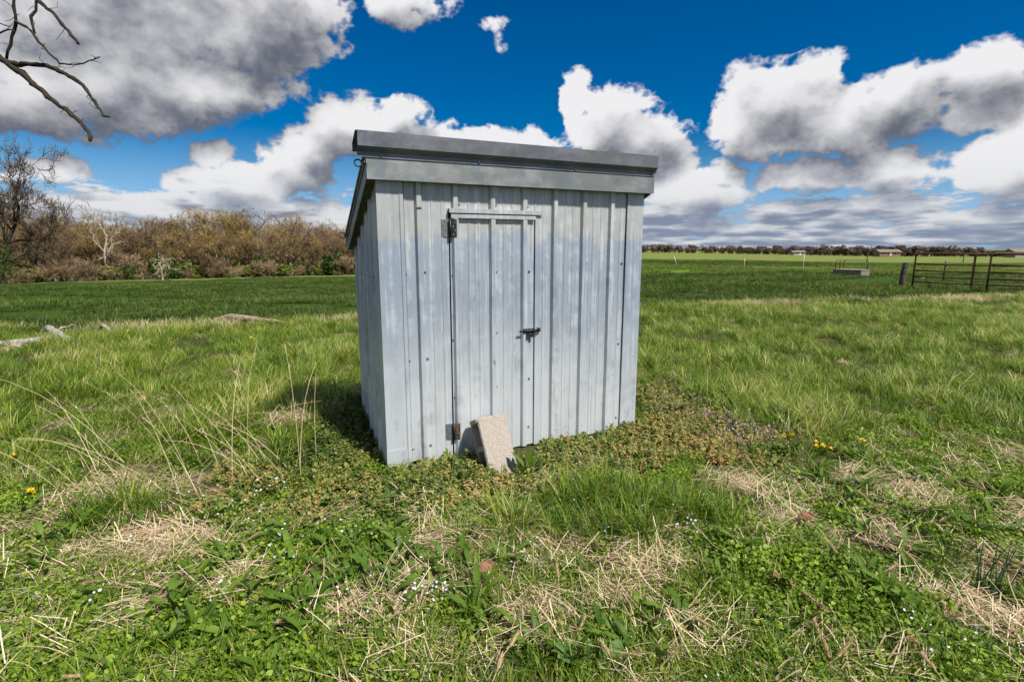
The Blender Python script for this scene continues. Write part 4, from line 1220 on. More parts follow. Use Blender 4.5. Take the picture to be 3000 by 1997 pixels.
for (k, ddep, s) in ((-0.537, -7, 0.45), (-0.595, -6, 0.40), (-0.33, -5, 0.45), (-0.625, 3, 1.5), (-0.585, 4, 1.4), (-0.765, -1, 1.3), (-0.43, 3, 1.3), (-0.36, 2, 1.2), (-0.50, 5, 1.2), (-0.90, 0, 1.2), (-1.05, -4, 1.5)):
    dep = float(np.interp(k, [-1.3, -0.97, -0.30, -0.2], [80, 87, 118, 124])) + ddep
    i = tr.randrange(2); x, y = k * dep, dep
    place_copy(SB[i], (x, y, gz(x, y) - 0.1), tr.uniform(0, 6.28), (s * 1.2, s * 1.2, s), "fresh green bush in front of the bare woods", "bush", "green bushes at the wood edge", not used[i]); used[i] = True

# the big spreading oak at the left edge, nearer than the woods
t = Tree(418, 15.5, 0.42, levels=5, fork=0.46, spread=0.95, up=0.20, kids=(8, 5, 4, 3, 3), shrink=0.60, twigs=5, twig_len=0.9, twig_w=0.045, wander=0.22, bare_to=0.22)
M_TWIG_DARK = leaf_mat("twig_dark", [(0.0, (0.05, 0.038, 0.026)), (1.0, (0.17, 0.125, 0.08))], 0.9, 0.0, 0.1, False, 0.4)
oak = two_part("oak_tree", t.meshes("oak_tree", 3, minr=0.028), (M_BARK_DARK, M_TWIG_DARK))
x, y = -0.965 * 60, 60
oak.scale = (0.76, 0.76, 0.90)
oak.location = (x, y, gz(x, y) - 0.2); oak.rotation_euler = (0, 0, 1.1)
tag(oak, "tall dark bare oak with spreading limbs at the near end of the woods", "tree")
ivy = new_obj("ivy", leafy(340, 2200, 2.6, 6.5, 0.07, (0.1, 1), 0.6), oak, M_EVER)
# the pale dead tree standing out of the brush
t = Tree(433, 13.5, 0.34, levels=3, fork=0.50, spread=0.80, up=0.22, kids=(6, 4, 3), shrink=0.55, twigs=3, twig_len=0.9, twig_w=0.04, wander=0.22, bare_to=0.35)
syc = two_part("dead_tree", t.meshes("dead_tree", 3, minr=0.06), (M_BARK_PALE, M_TWIG_PINK))
x, y = -0.765 * 96, 96
syc.scale = (0.72, 0.72, 0.86)
syc.location = (x, y, gz(x, y) - 0.2)
tag(syc, "pale barked dead tree standing out against the brown brush", "tree")
# a low gnarled dead tree below it
t = Tree(437, 6.0, 0.2, levels=3, fork=0.4, spread=1.2, up=0.05, kids=(5, 4, 3), shrink=0.7, twigs=3, twig_len=0.7, twig_w=0.04, wander=0.3, bare_to=0.3)
gn = two_part("gnarled_tree", t.meshes("gnarled_tree", 3, minr=0.04), (M_BARK_PALE, M_TWIG_PINK))
x, y = -0.66 * 90, 90
gn.location = (x, y, gz(x, y) - 0.2)
tag(gn, "low crooked grey tree leaning out of the wood edge", "tree")

# far tree line on the right
FAR = []
for i in range(5):
    t = Tree(260 + i, 10.0, 0.22, levels=3, fork=0.42, spread=0.85, up=0.25, kids=(7, 4, 3), shrink=0.62, twigs=20, twig_len=1.5, twig_w=0.17, bare_to=0.08)
    a, b_ = t.meshes("far_tree", 1, dome=(5.6, 4.0, 4.6))
    FAR.append(two_part("distant_tree", (a, b_), (M_BARK_DARK, M_TWIG_FAR)))
used = [False] * 5
k = 0.05
while k < 0.935:
    dens = 0.0080 if k < 0.45 else 0.0062
    for row in range(2):
        if row == 1 and k < 0.42 and tr.random() < 0.35: continue
        dep = (420 if k < 0.5 else 400) + row * 16 + tr.uniform(-6, 6)
        kk = k + tr.uniform(-.004, .004)
        x, y = kk * dep, dep
        i = tr.randrange(5); s = tr.uniform(0.48, 0.88) * (1.10 if 0.55 < k < 0.83 else 0.95) * (0.75 if k > 0.88 else 1)
        place_copy(FAR[i], (x, y, gz(x, y) - 0.9), tr.uniform(0, 6.28), (s * 1.35, s * 1.35, s), "small dark bare tree in the line along the far horizon", "tree", "bare trees on the far horizon", not used[i])
        used[i] = True
    k += dens * tr.uniform(0.6, 1.4)

# ------------------------------------------------------------------ dead limbs reaching in over the grass, with the trunk they hang from
near_tree = empty("overhanging_tree", (-10.8, 8.8, gz(-10.8, 8.8)))
tag(near_tree, "dead bark covered branches hanging into the sky from a tree", "tree")
near_tree_inv = Matrix.Translation(near_tree.location).inverted()
LIMBS = [
 ([(-10.8,8.8,4.3),(-9.6,8.7,4.6),(-8.4,8.45,4.55),(-7.581,8.220,4.243),(-7.296,8.087,4.065),(-6.893,7.942,3.819),(-6.540,7.794,3.555),(-6.237,7.656,3.350),(-5.857,7.513,3.115),(-5.653,7.380,2.937),(-5.533,7.252,2.786)], 0.075, 0.022),
 ([(-7.35,8.12,4.10),(-7.246,8.086,4.02),(-6.947,7.976,3.938),(-6.684,7.884,3.920),(-6.425,7.786,3.872),(-6.075,7.674,3.737),(-5.762,7.554,3.559),(-5.547,7.426,3.340),(-5.352,7.298,3.119),(-5.200,7.199,3.064)], 0.040, 0.012),
 ([(-10.8,8.8,6.0),(-9.0,8.6,6.1),(-7.6,8.3,5.7),(-6.739,8.053,5.021),(-6.527,7.929,4.749),(-6.241,7.818,4.551),(-6.000,7.698,4.305),(-5.763,7.580,4.070)], 0.065, 0.016),
 ([(-7.0,8.12,5.25),(-6.860,8.042,4.962),(-6.967,8.080,4.813),(-7.002,8.093,4.528),(-7.110,8.124,4.347),(-7.251,8.139,4.071)], 0.022, 0.018),
 ([(-7.0,8.09,4.52),(-6.912,7.989,4.488),(-6.682,7.893,4.395),(-6.503,7.789,4.258),(-6.397,7.690,4.152),(-6.175,7.576,3.961),(-5.957,7.466,3.791),(-5.793,7.379,3.748),(-5.519,7.297,3.737),(-5.245,7.226,3.792)], 0.020, 0.006),
 ([(-6.5,8.0,4.98),(-6.439,7.927,4.884),(-6.528,7.915,4.743),(-6.533,7.906,4.620),(-6.610,7.900,4.513),(-6.573,7.875,4.301)], 0.018, 0.015),
 ([(-8.4,8.45,4.6),(-7.321,8.073,4.559),(-7.150,8.009,4.484),(-6.956,7.946,4.416)], 0.02, 0.004),
 ([(-8.0,8.35,4.5),(-7.321,8.034,4.337),(-7.166,8.004,4.359),(-7.012,7.978,4.405),(-6.890,7.933,4.344)], 0.024, 0.006),
]
lr = np.random.default_rng(8)
for pts, r0, r1 in LIMBS:
    P_ = np.array(pts)
    # resample with small knots and kinks
    s = np.concatenate([[0], np.cumsum(np.linalg.norm(np.diff(P_, axis=0), axis=1))])
    ss = np.linspace(0, s[-1], max(8, int(s[-1] / 0.09)))
    Q = np.stack([np.interp(ss, s, P_[:, i]) for i in range(3)], -1)
    Q[1:-1] += lr.normal(0, 0.0065, Q[1:-1].shape)
    rr = np.interp(ss / s[-1], [0, 1], [r0, r1]) * (1 + lr.normal(0, 0.10, len(ss)))
    V, F = tube_arrays(Q - np.array(near_tree.location)[None, :], rr, 9)
    V = V + lr.normal(0, 0.0022, V.shape) * (r0 / 0.04) ** 0.5
    me = with_tone(mesh_np("branch", V, [F, np.array([[len(V) - 9 + k for k in range(9)]])], True), np.full(len(V), 0.5))
    b_ = new_obj("branch", me, near_tree, M_BARK_DEAD)
    # twigs
    A = []
    for _ in range(int(s[-1] * 2.6) + 2):
        i = lr.integers(len(Q) // 3, len(Q) - 1); d = lr.normal(0, 1, 3); d[2] = d[2] * 0.7 + 0.15; d /= np.linalg.norm(d)
        L = lr.uniform(0.05, 0.26); p0 = Q[i] - np.array(near_tree.location)
        mid_ = p0 + d * L * 0.5 + lr.normal(0, 0.02, 3)
        v, f = tube_arrays([p0, mid_, p0 + d * L + lr.normal(0, 0.03, 3)], [0.0055, 0.004, 0.0018], 4)
        A.append((v, f, np.full(len(v), 0.3)))
    if A:
        V, F, T = join_arrays(A); new_obj("twigs", with_tone(mesh_np("twigs", V, F), T), b_, M_BARK_DEAD)["kind"] = "stuff"
v, f = tube_arrays([(0, 0, -0.3), (0.05, 0.05, 1.5), (-0.05, 0.1, 3.5), (0.0, 0.0, 5.0), (-0.2, 0.2, 7.5)], [0.34, 0.26, 0.22, 0.18, 0.08], 12)
new_obj("trunk", with_tone(mesh_np("trunk", v, f, True), np.full(len(v), 0.4)), near_tree, M_BARK_DEAD)

# ------------------------------------------------------------------ farm gates, posts and other things across the pasture
M_GATE = simple_mat("gate_paint", (0.050, 0.018, 0.013), (0.11, 0.042, 0.028), 6, 0.6, 0.1)
M_POST = bark_mat("old_post_wood", (0.040, 0.036, 0.030), (0.125, 0.11, 0.085), 6.0, 0.8, 0.03)
M_WHITE = simple_mat("white_plastic", (0.62, 0.62, 0.58), (0.75, 0.75, 0.72), 10, 0.6)
M_CIST = concrete("cistern_concrete", (0.17, 0.15, 0.13))
M_WIRE = simple_mat("wire", (0.12, 0.12, 0.12), (0.2, 0.2, 0.2), 10, 0.5, 0.5)

def gate(name, p0, direc, length, label, drop=0.0):
    g = empty(name, (p0[0], p0[1], gz(*p0) + 0.04), math.atan2(direc[1], direc[0]))
    tag(g, label, "gate", "farm gates at the pasture corner")
    H_, r = 1.24, 0.029
    def z(x, h): return h - drop * x
    # outer hoop with rounded corners
    def arc(cx, cz, a0, a1): return [(cx + 0.13 * math.cos(a), 0, cz + 0.13 * math.sin(a)) for a in np.linspace(a0, a1, 5)]
    pts = [(0, 0, 0.0)] + arc(0.13, H_ - 0.13, math.pi, math.pi / 2) + arc(length - 0.13, H_ - 0.13, math.pi / 2, 0) + [(length, 0, 0.0)]
    MB().tube([(x, y, z(x, h)) for x, y, h in pts], r, 8).build("frame", M_GATE, g)
    for h in (0.015, 0.20, 0.40, 0.62, 0.86):
        MB().tube([(0.01, 0, z(0, h)), (length * 0.3, 0, z(length * .3, h) - 0.012), (length * 0.7, 0, z(length * .7, h) - 0.008), (length - 0.01, 0, z(length, h))], r * 0.85, 8).build("rail", M_GATE, g)
    for xx in (length * 0.5,):
        MB().box(xx - 0.035, xx + 0.035, -0.034, -0.026, z(xx, 0.0), z(xx, H_)).build("brace", M_GATE, g)
    return g
gate("farm_gate", (14.78, 19.50), (0.82, -0.57), 3.3, "rusty red brown tube gate hung beside the wooden post", 0.012)
gate("farm_gate", (15.70, 17.45), (0.985, -0.17), 3.6, "second rusty tube gate standing closer, overlapping the first one", -0.006)

pz = gz(14.42, 19.55)
post = empty("gate_post", (14.42, 19.55, pz)); tag(post, "leaning weathered wooden post at the end of the gates", "post")
v, f = tube_arrays([(0, 0, -0.4), (0.02, 0, 0.2), (0.05, 0.02, 0.6), (0.09, 0.03, 0.93)], [0.105, 0.10, 0.095, 0.09], 12)
v = v + np.random.default_rng(3).normal(0, 0.006, v.shape)
new_obj("timber", mesh_np("timber", v, [f, np.array([[len(v) - 12 + k for k in range(12)]])]), post, M_POST)
MB().torus(Matrix.Translation((0.075, 0.025, 0.80)) @ Euler((0, R(8), 0)).to_matrix().to_4x4(), 0.102, 0.008, 16, 6).build("wire_loop", M_WIRE, post)

def thin_post(name, x, y, h, r, lean, mat, label, cat, group):
    z = gz(x, y)
    p_ = empty(name, (x, y, z)); tag(p_, label, cat, group)
    MB().tube([(0, 0, -0.2), (lean * h * 0.5, 0, h * 0.5), (lean * h, 0, h)], r, 6).build("stake", mat, p_)
    MB().box(lean * h * 0.8 - r * 1.6, lean * h * 0.8 + r * 1.6, -r * 2.2, -r * 0.9, h * 0.76, h * 0.84).build("insulator", mat, p_)
for (x, y, h, ln, lb) in ((11.45, 47.0, 0.75, -0.35, "slanting white stake next to the shed corner, nearest the shed"), (15.44, 49.7, 0.85, -0.38, "slanting white fence stake, second out from the shed"),
                          (21.13, 48.3, 0.80, -0.03, "short upright white fence stake in the middle of the far pasture"), (25.14, 45.8, 1.25, -0.03, "tallest white fence stake, standing before the concrete tank")):
    thin_post("fence_stake", x, y, h, 0.018, ln, M_WHITE, lb, "fence stake", "white electric fence stakes")
thin_post("steel_post", 17.6, 21.6, 0.85, 0.028, 0.02, M_DARKSTEEL, "dark steel fence post seen through the rusty gate", "post", None)
for x, y, h, lb in ((52.0, 78.0, 1.3, "dark post on the yellow far field, farther from the gate"), (78.0, 92.0, 1.7, "dark post on the far field close to the tank")):
    thin_post("field_post", x, y, h, 0.07, 0.0, M_POST, lb, "post", None)

# concrete tank with a pipe rail behind it
tz = gz(19.8, 30.4)
tank = empty("concrete_tank", (19.75, 30.0, tz), R(40)); tag(tank, "low square concrete tank with a pipe rail out in the pasture", "tank")
mb = MB()
S_ = 1.45
for (x0, x1, y0, y1) in ((0, S_, 0, 0.12), (0, S_, S_ - 0.12, S_), (0, 0.12, 0.12, S_ - 0.12), (S_ - 0.12, S_, 0.12, S_ - 0.12)):
    pass
mb.prism([(0, 0), (S_, 0), (S_, S_), (0, S_)], "z", -0.2, 0.30)
mb.build("tank_wall", M_CIST, tank)
mb = MB(); mb.box(-0.03, S_ + 0.03, -0.03, S_ + 0.03, 0.302, 0.345, bevel=0.01); mb.build("tank_lid", M_CIST, tank)
for (x, y) in ((0.1, S_ - 0.1), (S_ - 0.1, S_ - 0.1), (S_ - 0.1, 0.1), (S_ * 0.5, S_ - 0.1)):
    MB().tube([(x, y, 0.34), (x, y, 0.86)], 0.022, 6).build("rail_post", M_GATE, tank)
MB().tube([(0.1, S_ - 0.1, 0.86), (S_ - 0.1, S_ - 0.1, 0.84)], 0.02, 6).build("rail", M_GATE, tank)
MB().tube([(S_ - 0.1, S_ - 0.1, 0.84), (S_ - 0.1, 0.1, 0.86)], 0.02, 6).build("rail", M_GATE, tank)

# white scraps lying in the pasture
for i, (x, y, lb) in enumerate(((19.0, 24.5, "small white scrap lying in the grass beside the gate post"), (24.5, 38.0, "small white scrap in the bright grass behind the gate"))):
    mb = MB(); bmesh.ops.create_icosphere(mb.bm, subdivisions=2, radius=0.085)
    for v_ in mb.bm.verts: v_.co.z *= 0.6; v_.co *= 1 + 0.25 * math.sin(v_.co.x * 60 + v_.co.y * 43 + i)
    o = mb.build("white_scrap", M_WHITE); o.location = (x, y, gz(x, y) + 0.12); tag(o, lb, "scrap")

# houses beyond the pasture
M_BRICK = simple_mat("house_brick", (0.22, 0.14, 0.10), (0.28, 0.18, 0.13), 3, 0.9)
M_SIDING = simple_mat("house_siding", (0.26, 0.245, 0.22), (0.34, 0.32, 0.29), 1, 0.8)
M_ROOF = simple_mat("house_roof", (0.14, 0.115, 0.09), (0.20, 0.165, 0.13), 2, 0.9)
M_GLASS = simple_mat("house_window", (0.03, 0.035, 0.04), (0.05, 0.055, 0.06), 2, 0.15)
def house(x, y, rz, L, D_, wall_h, roof_h, wall_m, label, zoff=0.0):
    h = empty("house", (x, y, gz(x, y) + zoff), rz); tag(h, label, "house", "houses beyond the pasture")
    MB().box(0, L, 0, D_, -0.5, wall_h).build("wall", wall_m, h)
    mb = MB(); mb.prism([(-0.5, wall_h - 0.15), (D_ / 2, wall_h + roof_h), (D_ + 0.5, wall_h - 0.15), (D_ / 2, wall_h - 0.05)], "x", -0.6, L + 0.6); mb.build("roof", M_ROOF, h)
    mb = MB(); mb.prism([(L * .55, wall_h + 0.003), (L * .74, wall_h + roof_h * .9), (L * .93, wall_h + 0.003)], "y", -0.25, 2.0); mb.build("gable", M_SIDING, h)
    for wx in (0.12, 0.34, 0.66):
        w_ = MB().box(L * wx, L * wx + 1.3, -0.06, 0.02, 0.9, 2.0).build("window", M_SIDING, h)
        MB().box(L * wx + 0.12, L * wx + 1.18, -0.09, -0.055, 1.0, 1.9).build("pane", M_GLASS, w_)
    MB().box(L * 0.48, L * 0.48 + 0.95, -0.06, 0.02, 0.0, 2.05).build("door", M_WHITE, h)
    return h
house(229.0, 332, R(-8), 12.0, 8.0, 2.4, 1.5, M_BRICK, "brick ranch house with a brown roof in front of the far trees", 0.6)
house(186.0, 352, R(4), 8.0, 6.0, 2.0, 1.0, M_SIDING, "pale low farm house on the horizon, farther from the gates", 0.0)
house(236.0, 250, R(-5), 12.0, 7.0, 2.4, 1.3, M_SIDING, "pale roofed house glimpsed behind the rusty gates", 0.4)

# ------------------------------------------------------------------ fallen wood
M_DRIFT = bark_mat("weathered_wood", (0.16, 0.145, 0.125), (0.42, 0.39, 0.35), 9.0, 0.8, 0.02)
M_DRIFT2 = bark_mat("weathered_brown_wood", (0.13, 0.095, 0.07), (0.36, 0.29, 0.22), 9.0, 0.8, 0.02)
def log(name, pts, rads, mat, label, extra=()):
    p0 = pts[0]; base = Vector((p0[0], p0[1], gz(p0[0], p0[1])))
    root = empty(name, base); tag(root, label, "log" if rads[0] > 0.04 else "branch")
    g = np.random.default_rng(int(abs(p0[0] * 100)))
    for j, (pp, rr) in enumerate([(pts, rads)] + list(extra)):
        P_ = np.array([(x - base.x, y - base.y, gz(x, y) - base.z + z) for x, y, z in pp])
        s = np.linspace(0, 1, len(P_)); ss = np.linspace(0, 1, 12)
        Q = np.stack([np.interp(ss, s, P_[:, i]) for i in range(3)], -1); Q[1:-1] += g.normal(0, 0.008, Q[1:-1].shape)
        v, f = tube_arrays(Q, np.interp(ss, s, rr) * (1 + g.normal(0, 0.06, 12)), 10)
        v = v + g.normal(0, 0.0035, v.shape)
        new_obj("trunk" if j == 0 else "side_branch", mesh_np("log", v, [f, np.array([[9 - k for k in range(10)]]), np.array([[len(v) - 10 + k for k in range(10)]])], True), root, mat)
    return root
log("fallen_log", [(-7.40, 8.30, 0.17), (-6.85, 7.85, 0.11), (-6.10, 7.25, 0.02)], [0.055, 0.062, 0.068], M_DRIFT, "grey weathered log lying slanted in the grass far left of the shed",
    [([(-6.75, 7.78, 0.08), (-7.2, 7.55, 0.05), (-7.6, 7.5, 0.02)], [0.055, 0.05, 0.04]), ([(-7.25, 8.2, 0.14), (-7.15, 8.5, 0.20)], [0.018, 0.010])])
log("fallen_branch", [(-7.9, 7.62, 0.04), (-7.5, 7.5, 0.05), (-7.1, 7.5, 0.02)], [0.045, 0.05, 0.04], M_DRIFT, "short grey branch on the grass at the left edge beside the log")
log("fallen_log", [(-5.85, 10.25, 0.06), (-5.45, 10.15, 0.17), (-5.1, 10.1, 0.14), (-4.5, 10.0, 0.07)], [0.04, 0.065, 0.06, 0.035], M_DRIFT2, "brown weathered log half sunk in grass where the pasture begins", [([(-4.7, 10.05, 0.1), (-4.3, 9.9, 0.06)], [0.03, 0.02])])
log("fallen_stick", [(-7.05, 8.85, 0.08), (-6.85, 8.75, 0.16), (-6.65, 8.65, 0.06)], [0.025, 0.03, 0.02], M_DRIFT, "short broken grey stick just behind the slanted log", [([(-6.85, 8.75, 0.16), (-6.95, 8.8, 0.22)], [0.014, 0.008])])
log("fallen_stick", [(-6.5, 9.2, 0.05), (-6.2, 9.15, 0.12), (-5.9, 9.1, 0.05)], [0.025, 0.03, 0.022], M_DRIFT, "thin grey stick lying between the two logs")
log("fallen_stick", [(-6.0, 9.55, 0.05), (-5.7, 9.45, 0.11), (-5.45, 9.35, 0.04)], [0.018, 0.022, 0.015], M_DRIFT2, "thin brownish stick in the grass next to the brown log")

# ------------------------------------------------------------------ broad leaved plants
def leaf_mesh(seed, L, Wd, arch, lobes=0.0, start=0.9, vfold=0.25, ns=7):
    """One leaf from the origin outwards along +x, rising then arching over."""
    g = np.random.default_rng(seed)
    t = np.linspace(0, 1, ns + 1)
    ang = start - arch * t ** 1.2
    x = np.concatenate([[0], np.cumsum(np.cos(ang[:-1]) * L / ns)]); z = np.concatenate([[0], np.cumsum(np.sin(ang[:-1]) * L / ns)])
    w = Wd * 0.5 * np.clip(np.sin(np.pi * np.clip(t * 0.93 + 0.06, 0, 1)) ** 0.8 * (0.35 + 0.9 * t ** 0.7), 0.05, None)
    w[-1] = 0.0006
    if lobes: w = w * (1 - lobes * (np.arange(ns + 1) % 2))
    bend = np.cumsum(g.normal(0, 0.004, ns + 1))
    V = []
    for i in range(ns + 1):
        V += [(x[i], -w[i] + bend[i], z[i] + w[i] * vfold + g.normal(0, .001)), (x[i], bend[i], z[i]), (x[i], w[i] + bend[i], z[i] + w[i] * vfold + g.normal(0, .001))]
    F = []
    for i in range(ns):
        a = i * 3
        F += [(a, a + 1, a + 4, a + 3), (a + 1, a + 2, a + 5, a + 4)]
    tn = np.clip(g.uniform(0.25, 0.75) + np.tile([0.05, 0.14, 0.0], ns + 1), 0, 1)
    return with_tone(mesh_np("leaf", V, np.array(F), True), tn)

PL = [leaf_mesh(500 + i, (0.11, 0.14, 0.095, 0.125, 0.16)[i], (0.024, 0.028, 0.026, 0.021, 0.030)[i], (1.1, 1.4, 0.7, 0.9, 1.6)[i], start=(0.9, 1.05, 0.7, 1.15, 1.1)[i]) for i in range(5)]
for m_ in PL: m_.materials.append(M_BROAD)
pr = random.Random(9)
def rosette(name, x, y, leaves, n, label, cat, group, s=1.0, spread=1.0, start=0.0):
    r = empty(name, (x, y, gz(x, y) - 0.005), pr.uniform(0, 6.28)); tag(r, label, cat, group)
    for k in range(n):
        o = bpy.data.objects.new("leaf", leaves[pr.randrange(len(leaves))]); COL.objects.link(o); o.parent = r
        a = start + spread * (k * 2.39996 + pr.uniform(-.3, .3)); sc = s * pr.uniform(0.7, 1.15)
        o.location = (0.012 * math.cos(a), 0.012 * math.sin(a), 0); o.rotation_euler = (pr.gauss(0, .15), pr.gauss(-0.08, .18), a); o.scale = (sc, sc, sc)
    return r
PLANTAIN = [(-.89,2.36),(-1.16,2.40),(-.64,2.15),(-1.27,2.29),(-.49,1.91),(-.80,1.81),(-.37,2.05),(-.30,2.12),(-1.05,1.99),(-1.07,1.70),(-.82,1.67),(-1.39,1.70),(.08,1.63),(.32,1.67),(1.05,2.22),(1.17,2.32),(.53,1.76),(1.20,1.86),(1.51,1.86),(1.89,2.25),(2.27,2.48),(2.53,2.57),(2.51,2.93),(1.91,2.72),(2.95,2.93),(1.51,1.79),(.59,1.76),(-2.25,2.32),(-2.52,2.53),(-1.60,2.53),(2.49,3.47),(3.05,3.32)]
g = random.Random(21)
allp = list(PLANTAIN)
for (cx_, cy_, sx, sy, n) in ((-0.85, 2.15, 0.38, 0.28, 62), (-0.9, 1.75, 0.35, 0.14, 32), (-0.35, 2.05, 0.2, 0.12, 10), (2.3, 2.75, 0.5, 0.3, 34), (2.35, 2.3, 0.3, 0.2, 10), (1.6, 1.9, 0.35, 0.2, 9), (-2.2, 2.35, 0.3, 0.2, 10), (0.5, 1.7, 0.5, 0.1, 8), (-1.3, 2.5, 0.3, 0.1, 10), (2.9, 3.3, 0.4, 0.25, 9)):
    allp += [(g.gauss(cx_, sx), g.gauss(cy_, sy)) for _ in range(n)]
for (x, y) in allp:
    if y < 1.35 or abs(x) > y * 1.15: continue
    rosette("plantain", x, y, PL, g.randrange(8, 13), "green plantain rosette of lance shaped leaves in the foreground turf", "weed", "plantain rosettes in the foreground", g.uniform(0.6, 1.08))

# saw-leaved plant growing in front of the concrete block
DK = [leaf_mesh(540 + i, 0.19, 0.052, 0.5, 0.42, start=1.25, vfold=0.15, ns=9) for i in range(2)] + [leaf_mesh(542, 0.20, 0.050, 0.55, 0.0, start=1.1, vfold=0.2, ns=8)]
for m_ in DK: m_.materials.append(M_BROAD)
db = SHED_A + ST * 0.775 - SN * 0.455
rosette("thistle_weed", db[0], db[1], DK, 7, "jagged leaved green weed growing against the foot of the concrete block", "weed", None, 1.0)
# round-leaved seedling patch at the very front
RD = [leaf_mesh(550 + i, 0.085, 0.055, 0.9, 0.0, start=1.1, vfold=0.1) for i in range(3)]
M_PALE = leaf_mat("pale_round_leaves", [(0.0, (0.075, 0.150, 0.045)), (1.0, (0.16, 0.26, 0.085))], 0.5, 0.25, 0.4, False)
for m_ in RD: m_.materials.append(M_PALE)
for i, (x, y, lb) in enumerate(((0.22, 1.56, "pale round leaved seedling at the very front, left of its twin"), (0.34, 1.53, "pale round leaved seedling at the very front, right of its twin"))):
    rosette("round_leaved_weed", x, y, RD, 11, lb, "weed", "round leaved seedlings", 1.0)
# feathery sprig beside the door hinge
FN = [leaf_mesh(560 + i, 0.10, 0.035, 0.4, 0.55, start=1.35, ns=11) for i in range(2)]
for m_ in FN: m_.materials.append(M_BROAD)
fb = SHED_A + ST * 0.375 - SN * 0.09
rosette("feathery_sprig", fb[0], fb[1], FN, 5, "small feathery green sprig at the shed foot below the lower hinge", "weed", None, 1.15)

# wild onion: tall blue green spikes
M_ONION = leaf_mat("onion_leaves", [(0.0, (0.020, 0.060, 0.026)), (1.0, (0.06, 0.13, 0.055))], 0.4, 0.1, 0.5, False)
oni = empty("wild_onion", (1.95, 1.95, gz(1.95, 1.95))); tag(oni, "clump of thin dark blue green onion spikes standing in straw", "weed")
g2 = np.random.default_rng(6)
for k in range(15):
    a = g2.uniform(0, 6.28); L = g2.uniform(0.14, 0.30); le = g2.uniform(0.03, 0.32)
    b0 = np.array([g2.normal(0, 0.025), g2.normal(0, 0.025), -0.01])
    pts = [b0 + np.array([math.cos(a) * le * L * q ** 1.4, math.sin(a) * le * L * q ** 1.4, L * q]) for q in (0, .35, .7, 1)]
    v, f = tube_arrays(pts, [0.0026, 0.0026, 0.002, 0.0008], 5)
    new_obj("leaf", with_tone(mesh_np("leaf", v, f, True), np.full(len(v), g2.uniform(0, 1))), oni, M_ONION)

# dandelions
DANDY_LEAF = DK[:2] + PL[:1]
def petal_head():
    g = np.random.default_rng(5)
    n = 46
    a = g.uniform(0, 6.28, n); lean = g.uniform(0.3, 1.5, n)
    V, F, T = ribbons(g, np.zeros((n, 3)) + np.array([0, 0, 0.0]), a, g.uniform(0.013, 0.019, n), lean, np.full(n, 0.2), np.full(n, 0.0042), 2, g.uniform(0, 1, n), 0.0, False)
    return with_tone(mesh_np("flower_head", V, F), T)
HEAD = petal_head(); HEAD.materials.append(M_YELLOW)
def dandelion(x, y, label, hs=((0, 0),), leaves=6, h=0.07):
    r = rosette("dandelion", x, y, DANDY_LEAF, leaves, label, "dandelion", "yellow dandelions", 0.5)
    for (ox, oy) in hs:
        hh = h * pr.uniform(0.8, 1.2)
        v, f = tube_arrays([(0, 0, 0), (ox * .4, oy * .4, hh * .6), (ox, oy, hh)], [0.003, 0.0025, 0.0025], 5)
        new_obj("stalk", with_tone(mesh_np("stalk", v, f), np.full(len(v), 0.7)), r, M_BROAD)
        o = bpy.data.objects.new("flower_head", HEAD); COL.objects.link(o); o.parent = r; o.location = (ox, oy, hh); o.scale = (1.25, 1.25, 1.25); o.rotation_euler = (pr.uniform(-.4, .4), pr.uniform(-.4, .4), 0)
dandelion(-2.62, 2.68, "lone yellow dandelion near the left edge in the dead straw")
dandelion(2.13, 3.42, "dandelion plant with the largest bunch of yellow flowers", ((0.0, 0.0), (0.05, 0.03), (-0.05, -0.03), (0.03, -0.05)), 10)
dandelion(2.00, 3.58, "dandelion with two flowers behind the largest bunch", ((0, 0), (0.05, 0.06)), 6)
dandelion(2.45, 3.50, "single yellow dandelion farther from the shed than the bunch")
dandelion(-6.35, 6.55, "yellow dandelion in long grass below the slanted log", h=0.14)
dandelion(-5.72, 7.75, "yellow dandelion in long grass close by the slanted log", h=0.16)
dandelion(-5.02, 8.4, "yellow dandelion midway between the two logs", h=0.16)
dandelion(-4.28, 8.45, "yellow dandelion in front of the brown log", h=0.16)
dandelion(-3.72, 7.4, "yellow dandelion in long grass nearest the shed on its left", h=0.16)
dandelion(-3.1, 3.11, "yellow dandelion at the left edge beneath the dry stems", h=0.12)

# fallen oak leaves
M_DEADLEAF = simple_mat("dead_leaf", (0.13, 0.065, 0.036), (0.24, 0.13, 0.075), 30, 0.8)
def oakleaf(x, y, rz, label):
    L = 0.085
    ol = []
    for i, t in enumerate(np.linspace(0, 1, 11)):
        w = 0.030 * math.sin(math.pi * (0.08 + 0.84 * t)) * (1.0 if i % 2 else 0.45) + 0.002
        ol.append((t * L, w))
    pts = [(x_, w, 0.012 * math.sin(x_ * 70) + abs(w) * 0.4) for x_, w in ol] + [(x_, -w, 0.010 * math.cos(x_ * 60) + abs(w) * 0.5) for x_, w in ol[::-1]]
    mb = MB(); vs = [mb.bm.verts.new(p_) for p_ in pts]; n = len(ol)
    for i in range(n - 1): mb.bm.faces.new((vs[i], vs[i + 1], vs[2 * n - 2 - i], vs[2 * n - 1 - i]))
    o = mb.build("oak_leaf", M_DEADLEAF); md = o.modifiers.new("thick", "SOLIDIFY"); md.thickness = 0.0006
    o.location = (x, y, gz(x, y) + 0.055); o.rotation_euler = (0.5, -0.2, rz); tag(o, label, "leaf")
oakleaf(-0.14, 1.98, 0.8, "curled reddish brown oak leaf on the turf, nearest to the shed")
oakleaf(1.10, 1.86, 2.0, "curled brown oak leaf near a plantain on the bottom right")
oakleaf(1.42, 2.42, 0.2, "reddish brown dead leaf beside the thick straw mat")

